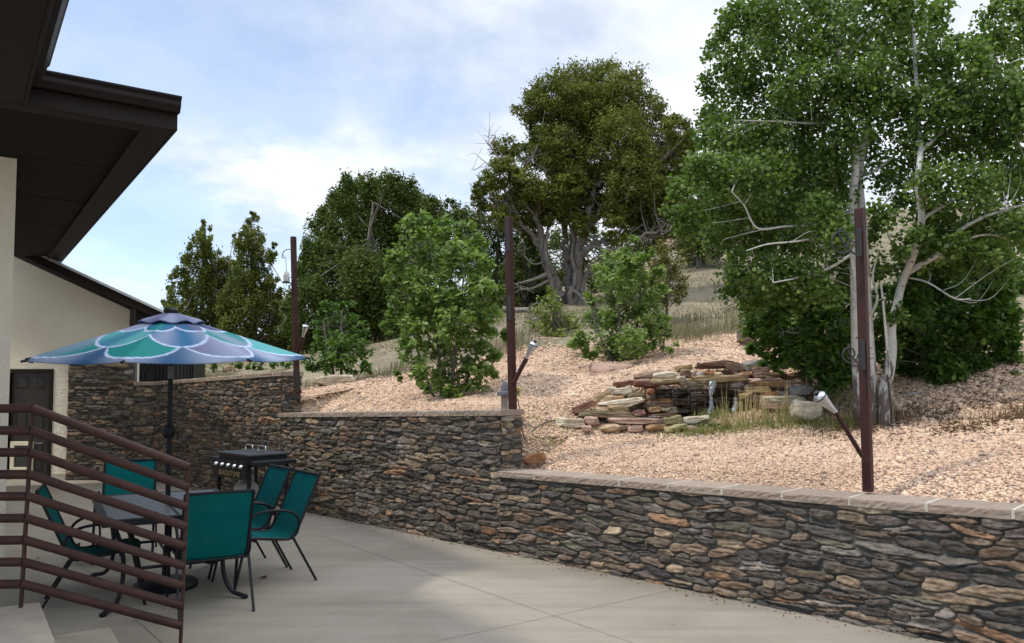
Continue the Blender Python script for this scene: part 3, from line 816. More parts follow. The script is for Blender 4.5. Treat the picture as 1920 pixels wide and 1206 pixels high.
# ------------------------------------------------------------------ house
HU = Vector((0.82, 0.57, 0)).normalized(); HV = Vector((-0.57, 0.82, 0)).normalized()
ZE = 4.0
def line_on(z, px, py): return onz(px, py, z)
def build_house():
    h = thing('house', 'cream stucco house with deep dark brown eaves and a brown panelled door', 'house', (-8, 14.4, 0))
    # ---- far gable wall, almost square to the view
    YW = 14.78
    A = at(-160, 720, YW); B = at(250, 720, YW); B.z = A.z = 0
    YR = YW - 0.55
    e0, e1 = at(-260, 341, YR), at(311, 605, YR)         # underside line of the rake
    def ztop(px):
        x = at(px, 720, YW).x - HV.x*(YW-YR)/HV.y
        return e0.z + (e1.z-e0.z)*(x-e0.x)/(e1.x-e0.x) + 0.035
    zl, zr = ztop(-160), ztop(250)
    dl, dr = at(12, 700, YW).x, at(101, 700, YW).x; dtop = at(50, 692, YW).z
    T = 0.22
    mb = MB()
    mb.hexa([(A.x,YW,0),(dl,YW,0),(dl,YW+T,0),(A.x,YW+T,0),(A.x,YW,zl),(dl,YW,ztop(12)),(dl,YW+T,ztop(12)),(A.x,YW+T,zl)])
    mb.hexa([(dr,YW,0),(B.x,YW,0),(B.x,YW+T,0),(dr,YW+T,0),(dr,YW,ztop(101)),(B.x,YW,zr),(B.x,YW+T,zr),(dr,YW+T,ztop(101))])
    mb.hexa([(dl,YW,dtop),(dr,YW,dtop),(dr,YW+T,dtop),(dl,YW+T,dtop),(dl,YW,ztop(12)),(dr,YW,ztop(101)),(dr,YW+T,ztop(101)),(dl,YW+T,ztop(12))])
    # the side of the wing, going back
    bk = HV*9
    mb.hexa([(B.x-0.2,YW+T+.001,0),(B.x,YW+T+.001,0),(B.x+bk.x,YW+bk.y,0),(B.x-0.2+bk.x,YW+bk.y,0),(B.x-0.2,YW+T+.001,zr-.02),(B.x,YW+T+.001,zr-.02),(B.x+bk.x,YW+bk.y,zr-.02),(B.x-0.2+bk.x,YW+bk.y,zr-.02)])
    mb.build('wall', M_STUCCO, h, True)
    MB().box(dr+0.05, B.x-0.02, YW-0.03, YW-0.001, 0.0, at(120, 888, YW).z).build('wall_base', M_STUCCO2, h, True)
    # door set back in its frame
    f = MB(); fw = 0.075
    f.box(dl, dl+fw, YW-0.015, YW+0.1, 0, dtop); f.box(dr-fw, dr, YW-0.015, YW+0.1, 0, dtop); f.box(dl+fw+0.001, dr-fw-0.001, YW-0.015, YW+0.1, dtop-fw, dtop)
    d = MB(); d.box(dl+fw, dr-fw, YW+0.045, YW+0.085, 0.03, dtop-fw)
    door = d.build('door', M_DOOR, h, True)
    f.build('door_frame', M_BROWN, door, True, bevel=0.006)
    w = dr-dl-2*fw; x0 = dl+fw
    for (a, b) in ((0.14, 0.43), (0.57, 0.86)):
        for (c, e) in ((0.07, 0.33), (0.40, 0.66), (0.84, 0.95)):
            z0, z1 = 0.03 + (dtop-fw)*c, 0.03+(dtop-fw)*e
            xa, xb = x0+w*a, x0+w*b
            pm = MB(); pm.hexa([(xa,YW+0.045,z0),(xb,YW+0.045,z0),(xb,YW+0.045,z1),(xa,YW+0.045,z1),(xa+.025,YW+0.032,z0+.025),(xb-.025,YW+0.032,z0+.025),(xb-.025,YW+0.032,z1-.025),(xa+.025,YW+0.032,z1-.025)]); pm.build('door_panel', M_DOOR, door, True)
    P0, P1 = at(19, 828, YW), at(60, 884, YW)
    pf = MB(); q = 0.075
    pf.box(P0.x, P0.x+q, YW+0.0, YW+0.044, P1.z, P0.z); pf.box(P1.x-q, P1.x, YW+0.0, YW+0.044, P1.z, P0.z)
    pf.box(P0.x+q, P1.x-q, YW+0.0, YW+0.044, P0.z-q, P0.z); pf.box(P0.x+q, P1.x-q, YW+0.0, YW+0.044, P1.z, P1.z+q)
    tag(pf.build('pet_door', M_CREAM, door, True, bevel=0.006), 'cream framed pet door low in the brown door')
    MB().box(P0.x+q, P1.x-q, YW+0.02, YW+0.03, P1.z+q, P0.z-q).build('pet_flap', M_FLAP, door, True)
    # stone cladding on the right of the wing
    c0, c1 = at(135, 720, YW).x, at(257, 720, YW).x; ct = at(190, 662, YW).z
    v = [stone_grid((c0, YW-0.09), (c1, YW-0.09), 0.0, lambda s: ct, Vector((0, -1, 0)), 0.012, 61, 0.27, 0.068, flat=0.7),
         stone_grid((c0, YW-0.002), (c0, YW-0.09), 0.0, lambda s: ct, Vector((-1, 0, 0)), 0.012, 62, 0.1, 0.068, depth=0.02)]
    stone_mesh('stone_cladding', v, h)
    MB().box(c0+0.001, c1, YW-0.088, YW-0.0005, 0.001, ct-0.001).build('cladding_backing', M_MORTAR, h, True)
    # ---- roof of the far wing: rake facing us
    th = pxm(16, YR)
    def rk(p, y, dz): return (p.x, y, p.z+dz)
    fb = MB(); fb.hexa([rk(e0,YR,0),rk(e1,YR,0),rk(e1,YR+0.04,0),rk(e0,YR+0.04,0),rk(e0,YR,th),rk(e1,YR,th),rk(e1,YR+0.04,th),rk(e0,YR+0.04,th)])
    fb.build('rake_board', M_BROWN, h, True, bevel=0.004)
    def rb(p, dz): return (p.x+bk.x, YR+0.041+bk.y, p.z+dz)
    so = MB(); so.hexa([rk(e0,YR+0.041,0.03),rk(e1,YR+0.041,0.03),rb(e1,0.03),rb(e0,0.03),rk(e0,YR+0.041,0.05),rk(e1,YR+0.041,0.05),rb(e1,0.05),rb(e0,0.05)])
    so.build('soffit', M_SOFFIT, h, True)
    rf = MB(); rf.hexa([rk(e0,YR+0.041,0.06),rk(e1,YR+0.041,0.06),rb(e1,0.06),rb(e0,0.06),rk(e0,YR+0.041,th),rk(e1,YR+0.041,th),rb(e1,th),rb(e0,th)])
    rf.build('roof', M_SHINGLE, h, True)
    dp = MB(); tt = 0.045; dp.hexa([rk(e0,YR-0.03,th),rk(e1,YR-0.03,th),rk(e1,YR+0.12,th+.002),rk(e0,YR+0.12,th+.002),rk(e0,YR-0.03,th+tt),rk(e1,YR-0.03,th+tt),rk(e1,YR+0.12,th+tt),rk(e0,YR+0.12,th+tt)])
    dp.build('drip_edge', M_DRIP, h, True)
    # boxed eave end at the right of the wing
    q0, q1 = at(257, 577, YR+0.1), at(309, 618, YR+0.1)
    bx = MB(); bx.hexa([(q0.x,YR+0.06,q1.z),(q1.x-0.05,YR+0.06,q1.z+0.05),(q1.x-0.05+bk.x,YR+bk.y,q1.z+0.05),(q0.x+bk.x,YR+bk.y,q1.z),(q0.x,YR+0.06,q0.z+0.02),(q1.x-0.05,YR+0.06,q1.z+0.17),(q1.x-0.05+bk.x,YR+bk.y,q1.z+0.17),(q0.x+bk.x,YR+bk.y,q0.z+0.02)])
    bx.build('eave_box', M_BROWN, h, True)
    # ---- near roof: soffit at ZE, jogging out towards us
    tip = onz(326, 243, ZE)                              # outer corner of the soffit
    jog = tip - HU*5.5
    FB = 0.30                                            # fascia height
    far = tip + HV*9.3
    jogc = onz(46, 182, ZE)                              # where the nearer eave meets the gutter
    jogc = tip + HU*((jogc - tip).dot(HU))
    s = MB()
    a, b, c, dd = tip, far, far - HU*5.5, tip - HU*5.5
    s.hexa([(p.x,p.y,ZE+0.03) for p in (a,b,c,dd)] + [(p.x,p.y,ZE+0.06) for p in (a,b,c,dd)])
    n0 = jogc; n1 = jogc - HV*9; n2 = n1 - HU*4; n3 = n0 - HU*4
    s.hexa([(p.x,p.y,ZE+0.032) for p in (n0,n3,n2,n1)] + [(p.x,p.y,ZE+0.062) for p in (n0,n3,n2,n1)])
    sf = s.build('soffit', M_SOFFIT, h, True)
    # seams between the soffit boards
    sm = MB()
    for k in (1.9, 3.8, 5.7):
        p = tip + HV*k - HU*0.28; q = p - HU*4
        sm.hexa([(x.x, x.y, ZE+0.024) for x in (p, p+HV*0.02, q+HV*0.02, q)] + [(x.x, x.y, ZE+0.0305) for x in (p, p+HV*0.02, q+HV*0.02, q)])
    sm.build('batten', M_BROWN, sf, True)
    def board(p, q, nrm, z0, z1, w, name, m, off=0.0, bevel=0.006):
        mb = MB(); i0, i1 = nrm*off, nrm*(off+w)
        mb.hexa([(x.x,x.y,z0) for x in (p+i0,q+i0,q+i1,p+i1)] + [(x.x,x.y,z1) for x in (p+i0,q+i0,q+i1,p+i1)])
        return mb.build(name, m, h, True, bevel=bevel)
    # flat border boards under the soffit edge
    bw = 0.24
    board(tip - HU*0.002, far, -HU, ZE-0.012, ZE+0.03, bw, 'border_board', M_BROWN)
    board(tip - HU*(bw+0.002), tip - HU*5.5, HV, ZE-0.012, ZE+0.03, 0.18, 'border_board', M_BROWN)
    board(jogc - HV*0.02, n1, -HU, ZE-0.012, ZE+0.03, 0.26, 'border_board', M_BROWN)
    # fascia
    board(tip + HU*0.0 - HV*0.0, far, HU, ZE-0.015, ZE+0.24, 0.025, 'fascia', M_BROWN)
    board(tip + HU*0.025, tip - HU*5.5, -HV, ZE-0.015, ZE+0.24, 0.025, 'fascia', M_BROWN)
    board(jogc - HV*0.026, n1, HU, ZE-0.015, ZE+0.24, 0.025, 'fascia', M_BROWN)
    # K-style gutter on the near edge, and on the nearer eave
    def gutter(p, q, nrm, z):
        prof = [(0.0, -0.13), (0.07, -0.13), (0.105, -0.075), (0.105, -0.04), (0.13, -0.015), (0.13, 0.0), (0.12, 0.0), (0.11, -0.02), (0.0, -0.02)]
        vs = []
        for e in (Vector((p.x, p.y, 0)), Vector((q.x, q.y, 0))):
            for (o, zz) in prof: vs.append(tuple(e + nrm*(o+0.026) + Vector((0, 0, z+zz))))
        m = len(prof)
        fs = [(i, (i+1) % m, m+(i+1) % m, m+i) for i in range(m)] + [tuple(range(m))[::-1], tuple(range(m, 2*m))]
        mb = MB(); mb.add(vs, fs); g = mb.build('gutter', M_GUTTER, h, True)
    gutter(tip + HU*0.03, jogc - HU*0.0, -HV, ZE+0.26)
    gutter(jogc - HV*0.3, n1, HU, ZE+0.26)
    # shallow hipped roofs above
    def hip(name, ps, inner, z0, rise):
        mb = MB(); n = len(ps)
        vs = [(p.x, p.y, z0) for p in ps] + [(p.x, p.y, z0 + r) for p, r in zip(inner, rise)] + [(p.x, p.y, z0+.03) for p in ps] + [(p.x, p.y, z0+.03+r) for p, r in zip(inner, rise)]
        fs = []
        for i in range(n-1):
            fs.append((i, i+1, n+i+1, n+i)); fs.append((2*n+i, 3*n+i, 3*n+i+1, 2*n+i+1)); fs.append((i, 2*n+i, 2*n+i+1, i+1))
        mb.add(vs, fs); mb.build(name, M_SHINGLE, h, True)
    a2, b2, d2 = a + HU*.04 - HV*.04, b + HU*.04, dd - HV*.04
    hip('roof', [b2, a2, d2], [b - HU*4, a - HU*4 + HV*4, dd + HV*4], ZE+.245, [0.7, 0.7, 0.7])
    m0, m1 = n0 + HU*.04 - HV*.1, n1 + HU*.04
    hip('roof', [m0, m1], [n0 - HU*3.9 - HV*.1, n1 - HU*3.9], ZE+.247, [0.7, 0.7])
    # ---- near wall: its corner shows at the left edge
    wc = at(18, 720, 8.0); wc.z = 0
    p, q = wc, wc - HU*4
    mb = MB(); mb.hexa([(x.x,x.y,0) for x in (p, p+HV*7, q+HV*7, q)] + [(x.x,x.y,ZE+0.028) for x in (p, p+HV*7, q+HV*7, q)])
    mb.build('wall', M_STUCCO, h, True)
    return h
build_house()

# ------------------------------------------------------------------ steps and railing
def build_steps():
    t = thing('concrete_steps', 'two plain concrete steps going down to the patio in the bottom left corner', 'steps', (-3.2, 4.6, 0))
    def slab(corner, z0, z1, back, side, name):
        a = corner; b = a - HV*side; c = b - HU*back; d = a - HU*back
        mb = MB(); mb.hexa([(x.x,x.y,z0) for x in (a,d,c,b)] + [(x.x,x.y,z1) for x in (a,d,c,b)])
        mb.build(name, M_STEP, t, True, bevel=0.012, seg=3)
    slab(onz(206, 1175, 0.18), 0.0, 0.18, 1.2, 3.0, 'tread')
    slab(onz(75, 1128, 0.36), 0.181, 0.36, 2.2, 3.0, 'tread')
build_steps()

def build_railing():
    A = at(43, 1130, 5.08); B = at(334, 1222, 5.25)
    At, Bt = at(50, 763, 5.0), at(343, 868, 5.15)
    t = thing('metal_railing', 'rusty brown pipe railing with nine rails beside the concrete steps', 'railing', (A.x, A.y, 0.36))
    A = Vector((A.x, 5.06, 0.355)); At = Vector((A.x + 0.035, 5.06, at(50, 763, 5.06).z))
    B = Vector((B.x, 5.28, 0.0)); Bt = Vector((B.x + 0.03, 5.28, at(343, 868, 5.28).z))
    for p, q in ((A, At), (B, Bt)):
        mb = MB(); d = (q-p).normalized()
        mb.tube([p, q], [0.014]*2, 4, square=True); mb.build('railing_post', M_RAIL, t, True, bevel=0.002)
    Lp = Vector((At.x - 2.6, At.y - 0.12, 0))
    for i in range(9):
        f = i/8
        ya = 766 + (1095-766)*f; yb = 876 + (1173-876)*f
        za = at(46, ya, 5.06).z; zb_ = at(338, yb, 5.28).z
        xa = A.x + (At.x-A.x)*((za-A.z)/(At.z-A.z)); xb = B.x + (Bt.x-B.x)*(zb_/Bt.z)
        mb = MB(); mb.tube([(xa, 5.06, za), (xb, 5.28, zb_)], 0.0285, 12); mb.build('rail', M_RAIL, t, True, smooth=True)
        mb = MB(); mb.tube([(Lp.x, Lp.y, za-0.004), (xa - 0.002, 5.06, za)], 0.0285, 12); mb.build('rail', M_RAIL, t, True, smooth=True)
    P = Vector((Lp.x, Lp.y, 0.355)); mb = MB(); mb.tube([P, (P.x, P.y, At.z)], [0.014]*2, 4, square=True); mb.build('railing_post', M_RAIL, t, True)
build_railing()

# ------------------------------------------------------------------ dining set
TC = Vector((-2.99, 7.0, 0)); TROT = math.atan2(0.50, 0.866)
def build_table():
    t = thing('dining_table', 'rectangular patio table with grey slatted top under the umbrella', 'table', TC, TROT)
    W, L, H = 0.545, 0.78, 0.72
    s = MB(); n = 11; gap = 0.008; step = (2*L-0.10)/n
    for i in range(n):
        y0 = -L+0.05+i*step
        for (x0, x1) in ((-W+0.05, -0.012), (0.012, W-0.05)):
            s.box(x0, x1, y0+gap/2, y0+step-gap/2, H-0.022, H)
    s.build('slat', M_SLAT, t, bevel=0.003)
    f = MB()
    f.box(-W, W, -L, -L+0.05, H-0.05, H+0.003); f.box(-W, W, L-0.05, L, H-0.05, H+0.003)
    f.box(-W, -W+0.05, -L+0.0505, L-0.0505, H-0.05, H+0.003); f.box(W-0.05, W, -L+0.0505, L-0.0505, H-0.05, H+0.003)
    f.box(-0.012, 0.012, -L+0.051, L-0.051, H-0.04, H-0.002)
    f.build('table_frame', M_BLACK, t, bevel=0.006)
    for sx in (-1, 1):
        for sy in (-1, 1):
            pts = curve_pts([(sx*(W-0.09), sy*(L-0.10), H-0.05), (sx*(W-0.16), sy*(L-0.20), 0.45), (sx*(W-0.17), sy*(L-0.24), 0.22), (sx*(W-0.12), sy*(L-0.16), 0.06), (sx*(W-0.02), sy*(L-0.05), 0.018)], 6)
            m = MB(); m.tube(pts, 0.018, 8); m.tube([(sx*(W-0.04), sy*(L-0.07), 0.016), (sx*(W-0.015), sy*(L-0.045), 0.012)], 0.021, 8)
            m.build('leg', M_BLACK, t, smooth=True)
    b = MB()
    for sy in (-1, 1): b.tube([(-W+0.17, sy*(L-0.22), 0.30), (W-0.17, sy*(L-0.22), 0.30)], 0.013, 8)
    b.tube([(0, -L+0.22, 0.30), (0, -0.04, 0.30)], 0.013, 8); b.tube([(0, L-0.22, 0.30), (0, 0.04, 0.30)], 0.013, 8)
    b.build('stretcher', M_BLACK, t, smooth=True)
build_table()

def chair_profile():
    return curve_pts([(0, 0.285, 0.395), (0, 0.262, 0.425), (0, 0.18, 0.432), (0, 0.0, 0.408), (0, -0.13, 0.392), (0, -0.19, 0.41), (0, -0.235, 0.48), (0, -0.315, 0.66), (0, -0.392, 0.84), (0, -0.435, 0.93)], 5)
def make_chair():
    t = thing('patio_chair', 'teal sling chair', 'chair')
    pr = chair_profile(); W = 0.235
    split = next(i for i, p in enumerate(pr) if p.z > 0.45 and p.y < -0.15)
    def sling(pp, name):
        v, f = [], []; nx = 8
        for p in pp:
            for k in range(nx+1):
                x = -W + 2*W*k/nx; sag = 0.012*(1-(x/W)**2)
                v.append((x, p.y - sag*(0.6 if p.z > 0.45 else 0), p.z - sag*(0 if p.z > 0.45 else 1)))
        m = len(pp)*(nx+1)
        for p in list(v): v.append((p[0], p[1]-0.0025, p[2]-0.0025))
        for i in range(len(pp)-1):
            for k in range(nx):
                a = i*(nx+1)+k
                f.append((a, a+1, a+nx+2, a+nx+1)); f.append((m+a, m+a+nx+1, m+a+nx+2, m+a+1))
        mb = MB(); mb.v, mb.f = v, f
        return mb.build(name, M_SLING, t, smooth=True)
    sling(pr[:split+1], 'seat'); sling(pr[split:], 'backrest')
    fr = MB()
    for s in (-1, 1):
        fr.tube([(s*(W+0.012), p.y, p.z) for p in pr], 0.0125, 8)
    fr.tube([(-W-0.012, pr[-1].y, pr[-1].z), (W+0.012, pr[-1].y, pr[-1].z)], 0.0115, 8)
    fr.tube([(-W-0.012, 0.285, 0.395), (W+0.012, 0.285, 0.395)], 0.0105, 8)
    fr.tube([(-W-0.02, -0.20, 0.385), (W+0.02, -0.20, 0.385)], 0.0105, 8)
    fr.tube([(-W-0.02, 0.15, 0.405), (W+0.02, 0.15, 0.405)], 0.0105, 8)
    fr.build('seat_frame', M_BLACK, t, smooth=True)
    for s in (-1, 1):
        x = s*(W+0.032)
        m = MB(); m.tube(curve_pts([(x, 0.335, 0.0), (x, 0.29, 0.20), (x, 0.245, 0.40), (x, 0.215, 0.55)], 4), 0.0125, 8); m.build('front_leg', M_BLACK, t, smooth=True)
        m = MB(); m.tube(curve_pts([(x, 0.215, 0.55), (x, 0.185, 0.615), (x, 0.12, 0.648), (x, 0.0, 0.655), (x, -0.12, 0.64), (x, -0.20, 0.60), (x, -0.235, 0.53), (x, -0.215, 0.44), (x, -0.17, 0.40)], 4), 0.0115, 8); m.build('armrest', M_BLACK, t, smooth=True)
        m = MB(); m.tube([(x, -0.165, 0.43), (x, -0.405, 0.0)], [0.0135]*2, 4, square=True); m.build('rear_leg', M_BLACK, t, bevel=0.002)
    return t
CH = make_chair()
def copy_tree(o, parent=None):
    c = o.copy(); COL.objects.link(c)
    if parent is not None: c.parent = parent
    for ch in list(o.children): copy_tree(ch, c)
    return c
# rear feet midpoint and facing direction
CHAIRS = [(onz(340, 1167), onz(472, 1146), 'teal sling chair nearest the viewer, back turned, at the table end'),
          (onz(544, 1068), onz(596, 1088), 'teal sling chair seen from its side, nearest of the two by the stone wall'),
          (None, (-2.42, 7.84, 218), 'teal sling chair half hidden behind another teal chair, in front of the griddle'),
          (None, (-4.02, 8.55, 200), 'teal sling chair at the far end of the table, facing the viewer'),
          (onz(94, 1151), onz(61, 1127), 'teal sling chair behind the brown railing, left of the table')]
facing = [Vector((-0.50, 0.87, 0)), Vector((-0.78, -0.63, 0)), Vector((-0.78, -0.63, 0)), Vector((0.36, -0.93, 0)), Vector((0.91, 0.42, 0))]
mids = [(CHAIRS[0][0]+CHAIRS[0][1])/2, (CHAIRS[1][0]+CHAIRS[1][1])/2, None, None, (CHAIRS[4][0]+CHAIRS[4][1])/2]
mids[2] = mids[1] + Vector((-0.40, 0.50, 0)); mids[3] = Vector((-4.08, 8.62, 0))
for i in range(5):
    c = CH if i == 0 else copy_tree(CH)
    fd = facing[i].normalized()
    c.location = mids[i] + fd*0.405; c.location.z = 0
    c.rotation_euler = (0, 0, math.atan2(fd.y, fd.x) - PI/2)
    tag(c, CHAIRS[i][2], 'chair', 'teal chairs round the patio table')

# ------------------------------------------------------------------ umbrella
def build_umbrella():
    base = Vector((-2.985, 7.0, 0))
    t = thing('patio_umbrella', 'blue, teal and lavender petal print patio umbrella on a black pole', 'umbrella', base)
    NR = 8; PH = R(7); RAD = 1.165; RIM = 1.985; DROP = 0.375
    tiltM = Matrix.Rotation(R(3.0), 4, 'X')          # leans a touch towards the viewer
    piv = Vector((0, 0, RIM))
    def T(p): return piv + (tiltM @ (Vector(p) - piv))
    nt, nr = 8*40, 70
    th = np.linspace(0, 2*PI, nt, endpoint=False); rr = np.linspace(0.10, 1.0, nr)
    TH, RR = np.meshgrid(th, rr)
    sec = (TH - PH) % (2*PI/NR); tt = (sec/(PI/NR)) - 1.0        # -1..1 between ribs
    shape = math.cos(PI/NR)/np.cos(tt*PI/NR)
    scal = 1 - 0.035*(1-tt**2)*RR**2
    rad = RAD*RR*shape*scal
    Zc = RIM + DROP*(1-RR) - 0.045*(1-tt**2)*RR*(1-RR*0.5) 
    Zc -= 0.014*np.clip((RR-0.965)/0.035, 0, 1)
    V = np.stack([rad*np.cos(TH), rad*np.sin(TH), Zc], -1)
    # printed petals
    teal = np.array((.005,.20,.185)); teal2 = np.array((.10,.36,.36)); navy = np.array((.022,.040,.115)); lav = np.array((.25,.28,.39)); grey = np.array((.10,.10,.18)); blue = np.array((.02,.12,.24)); white = np.array((.46,.52,.70))
    C = np.zeros(V.shape); 
    rings = [(0.40, 0.0), (0.70, 0.5), (0.95, 0.0)]
    prev = np.zeros(TH.shape)
    C[:] = navy
    done = np.zeros(TH.shape, bool); line = np.zeros(TH.shape, bool)
    rng = np.random.default_rng(8)
    for k, (rk_, off) in enumerate(rings):
        q = ((TH-PH)/(2*PI/NR) + off + 0.5)
        pid = np.floor(q).astype(int) % NR; pt = (q % 1.0)*2-1
        bd = rk_*(1 - 0.30*np.abs(pt)**2.2)
        inside = (RR < bd) & ~done
        cols = np.array([[navy, grey, blue, lav][(i*3+k) % 4] if k == 0 else ([lav, teal, blue, teal2][(i*3+1) % 4] if k == 1 else [teal, lav, teal2, teal][(i*5+2) % 4]) for i in range(NR)])
        c2 = np.array([[lav, lav, teal, blue][(i+k) % 4] if k < 2 else [teal2, grey, teal, lav][(i*3) % 4] for i in range(NR)])
        g = (0.5+0.5*np.sin(pt*4.2 + pid*1.3 + RR*2))[..., None]
        C = np.where(inside[..., None], cols[pid]*(1-g*0.75) + c2[pid]*g*0.75, C)
        line |= (np.abs(RR-bd) < 0.012*(1+0.6*np.abs(pt))) & ~done
        done |= inside
    out = ~done
    g = (0.5+0.5*np.cos(tt*3.0+TH*2))[..., None]
    C = np.where(out[..., None], np.array((.022,.075,.165))*(1-g)+np.array((.22,.26,.35))*g, C)
    C = np.where(line[..., None], white, C)
    idx = np.arange(nr*nt).reshape(nr, nt); nxt = np.roll(idx, -1, 1)
    Fc = np.stack([idx[:-1], idx[1:], nxt[1:], nxt[:-1]], -1).reshape(-1, 4)
    P = V.reshape(-1, 3); M3 = np.array(tiltM.to_3x3()); P = (P-np.array(piv)) @ M3.T + np.array(piv)
    cn = np_mesh('canopy', P + np.array(base), Fc, M_PRINT, t, True, True, {'Col': C.reshape(-1, 3)})
    so = cn.modifiers.new('cloth', 'SOLIDIFY'); so.thickness = 0.004
    # wind vent on top
    nr2 = 14; rr = np.linspace(0.02, 1.0, nr2); TH, RR = np.meshgrid(th, rr)
    sec = (TH - PH) % (2*PI/NR); tt = (sec/(PI/NR)) - 1.0
    rad = 0.285*RR*math.cos(PI/NR)/np.cos(tt*PI/NR)*(1-0.05*(1-tt**2)*RR)
    Zc = RIM + DROP + 0.022 - 0.080*RR**1.1 - 0.018*np.clip((RR-0.8)/0.2, 0, 1) + 0.012*np.sin(TH*8+1)*np.clip((RR-0.7)/0.3, 0, 1)
    V = np.stack([rad*np.cos(TH), rad*np.sin(TH), Zc], -1)
    g = (0.5+0.5*np.sin(TH*5+1))[..., None]; C = lav*g*0.9 + grey*(1-g)*1.3
    C = np.where((RR > 0.93)[..., None], navy, C)
    idx = np.arange(nr2*nt).reshape(nr2, nt); nxt = np.roll(idx, -1, 1)
    Fc = np.stack([idx[:-1], idx[1:], nxt[1:], nxt[:-1]], -1).reshape(-1, 4)
    P = (V.reshape(-1, 3)-np.array(piv)) @ M3.T + np.array(piv)
    vn = np_mesh('vent', P + np.array(base), Fc, M_PRINT, cn, True, True, {'Col': C.reshape(-1, 3)})
    so = vn.modifiers.new('cloth', 'SOLIDIFY'); so.thickness = 0.004
    m = MB(); m.lathe([(0.0, RIM+DROP-0.02), (0.05, RIM+DROP-0.02), (0.062, RIM+DROP+0.035), (0.045, RIM+DROP+0.055), (0.0, RIM+DROP+0.06)], n=16)
    m.v = [tuple(T(p)) for p in m.v]; m.build('finial', M_BLACK, t, smooth=True)
    for k in range(NR):
        a = PH + k*2*PI/NR; c, s = math.cos(a), math.sin(a)
        m = MB(); m.tube([T((c*0.05, s*0.05, RIM+DROP-0.035)), T((c*RAD*0.995, s*RAD*0.995, RIM-0.016))], 0.007, 6)
        m.tube([T((c*RAD*0.985, s*RAD*0.985, RIM-0.008)), T((c*(RAD+0.03), s*(RAD+0.03), RIM-0.018))], 0.011, 6)
        rb = m.build('rib', M_BLACK, t, smooth=True)
        m = MB(); m.tube([T((c*0.04, s*0.04, RIM+0.02)), T((c*0.55, s*0.55, RIM+DROP*0.52))], 0.006, 6); m.build('strut', M_BLACK, rb, smooth=True)
    m = MB(); m.tube([(0, 0, 0.05), (0, 0, RIM)], 0.0215, 14); m.tube([(0, 0, RIM-0.01), T((0, 0, RIM+DROP))], 0.019, 12); m.tube([T((0, 0, RIM-0.02)), T((0, 0, RIM+0.06))], 0.036, 14)
    m.build('pole', M_BLACK, t, smooth=True)
    m = MB(); m.tube([(0, 0, RIM-0.19), (0, 0, RIM-0.08)], 0.0245, 14); m.build('tilt_sleeve', M_GREYBOX, t, smooth=True)
    m = MB(); m.lathe([(0.0, -0.055), (0.035, -0.05), (0.052, -0.02), (0.052, 0.03), (0.035, 0.065), (0.0, 0.07)], c=(0, -0.012, 1.33), n=14)
    cr = m.build('crank', M_BLACK, t, smooth=True)
    m = MB(); m.tube([(0.04, -0.02, 1.33), (0.085, -0.03, 1.33), (0.085, -0.03, 1.27)], 0.009, 8); m.build('crank_handle', M_BLACK, cr, smooth=True)
    m = MB(); m.lathe([(0.0, 0.0), (0.26, 0.0), (0.265, 0.03), (0.24, 0.055), (0.10, 0.085), (0.035, 0.10), (0.03, 0.34), (0.0, 0.34)], n=28); m.build('base', M_BLACK, t, smooth=True)
build_umbrella()

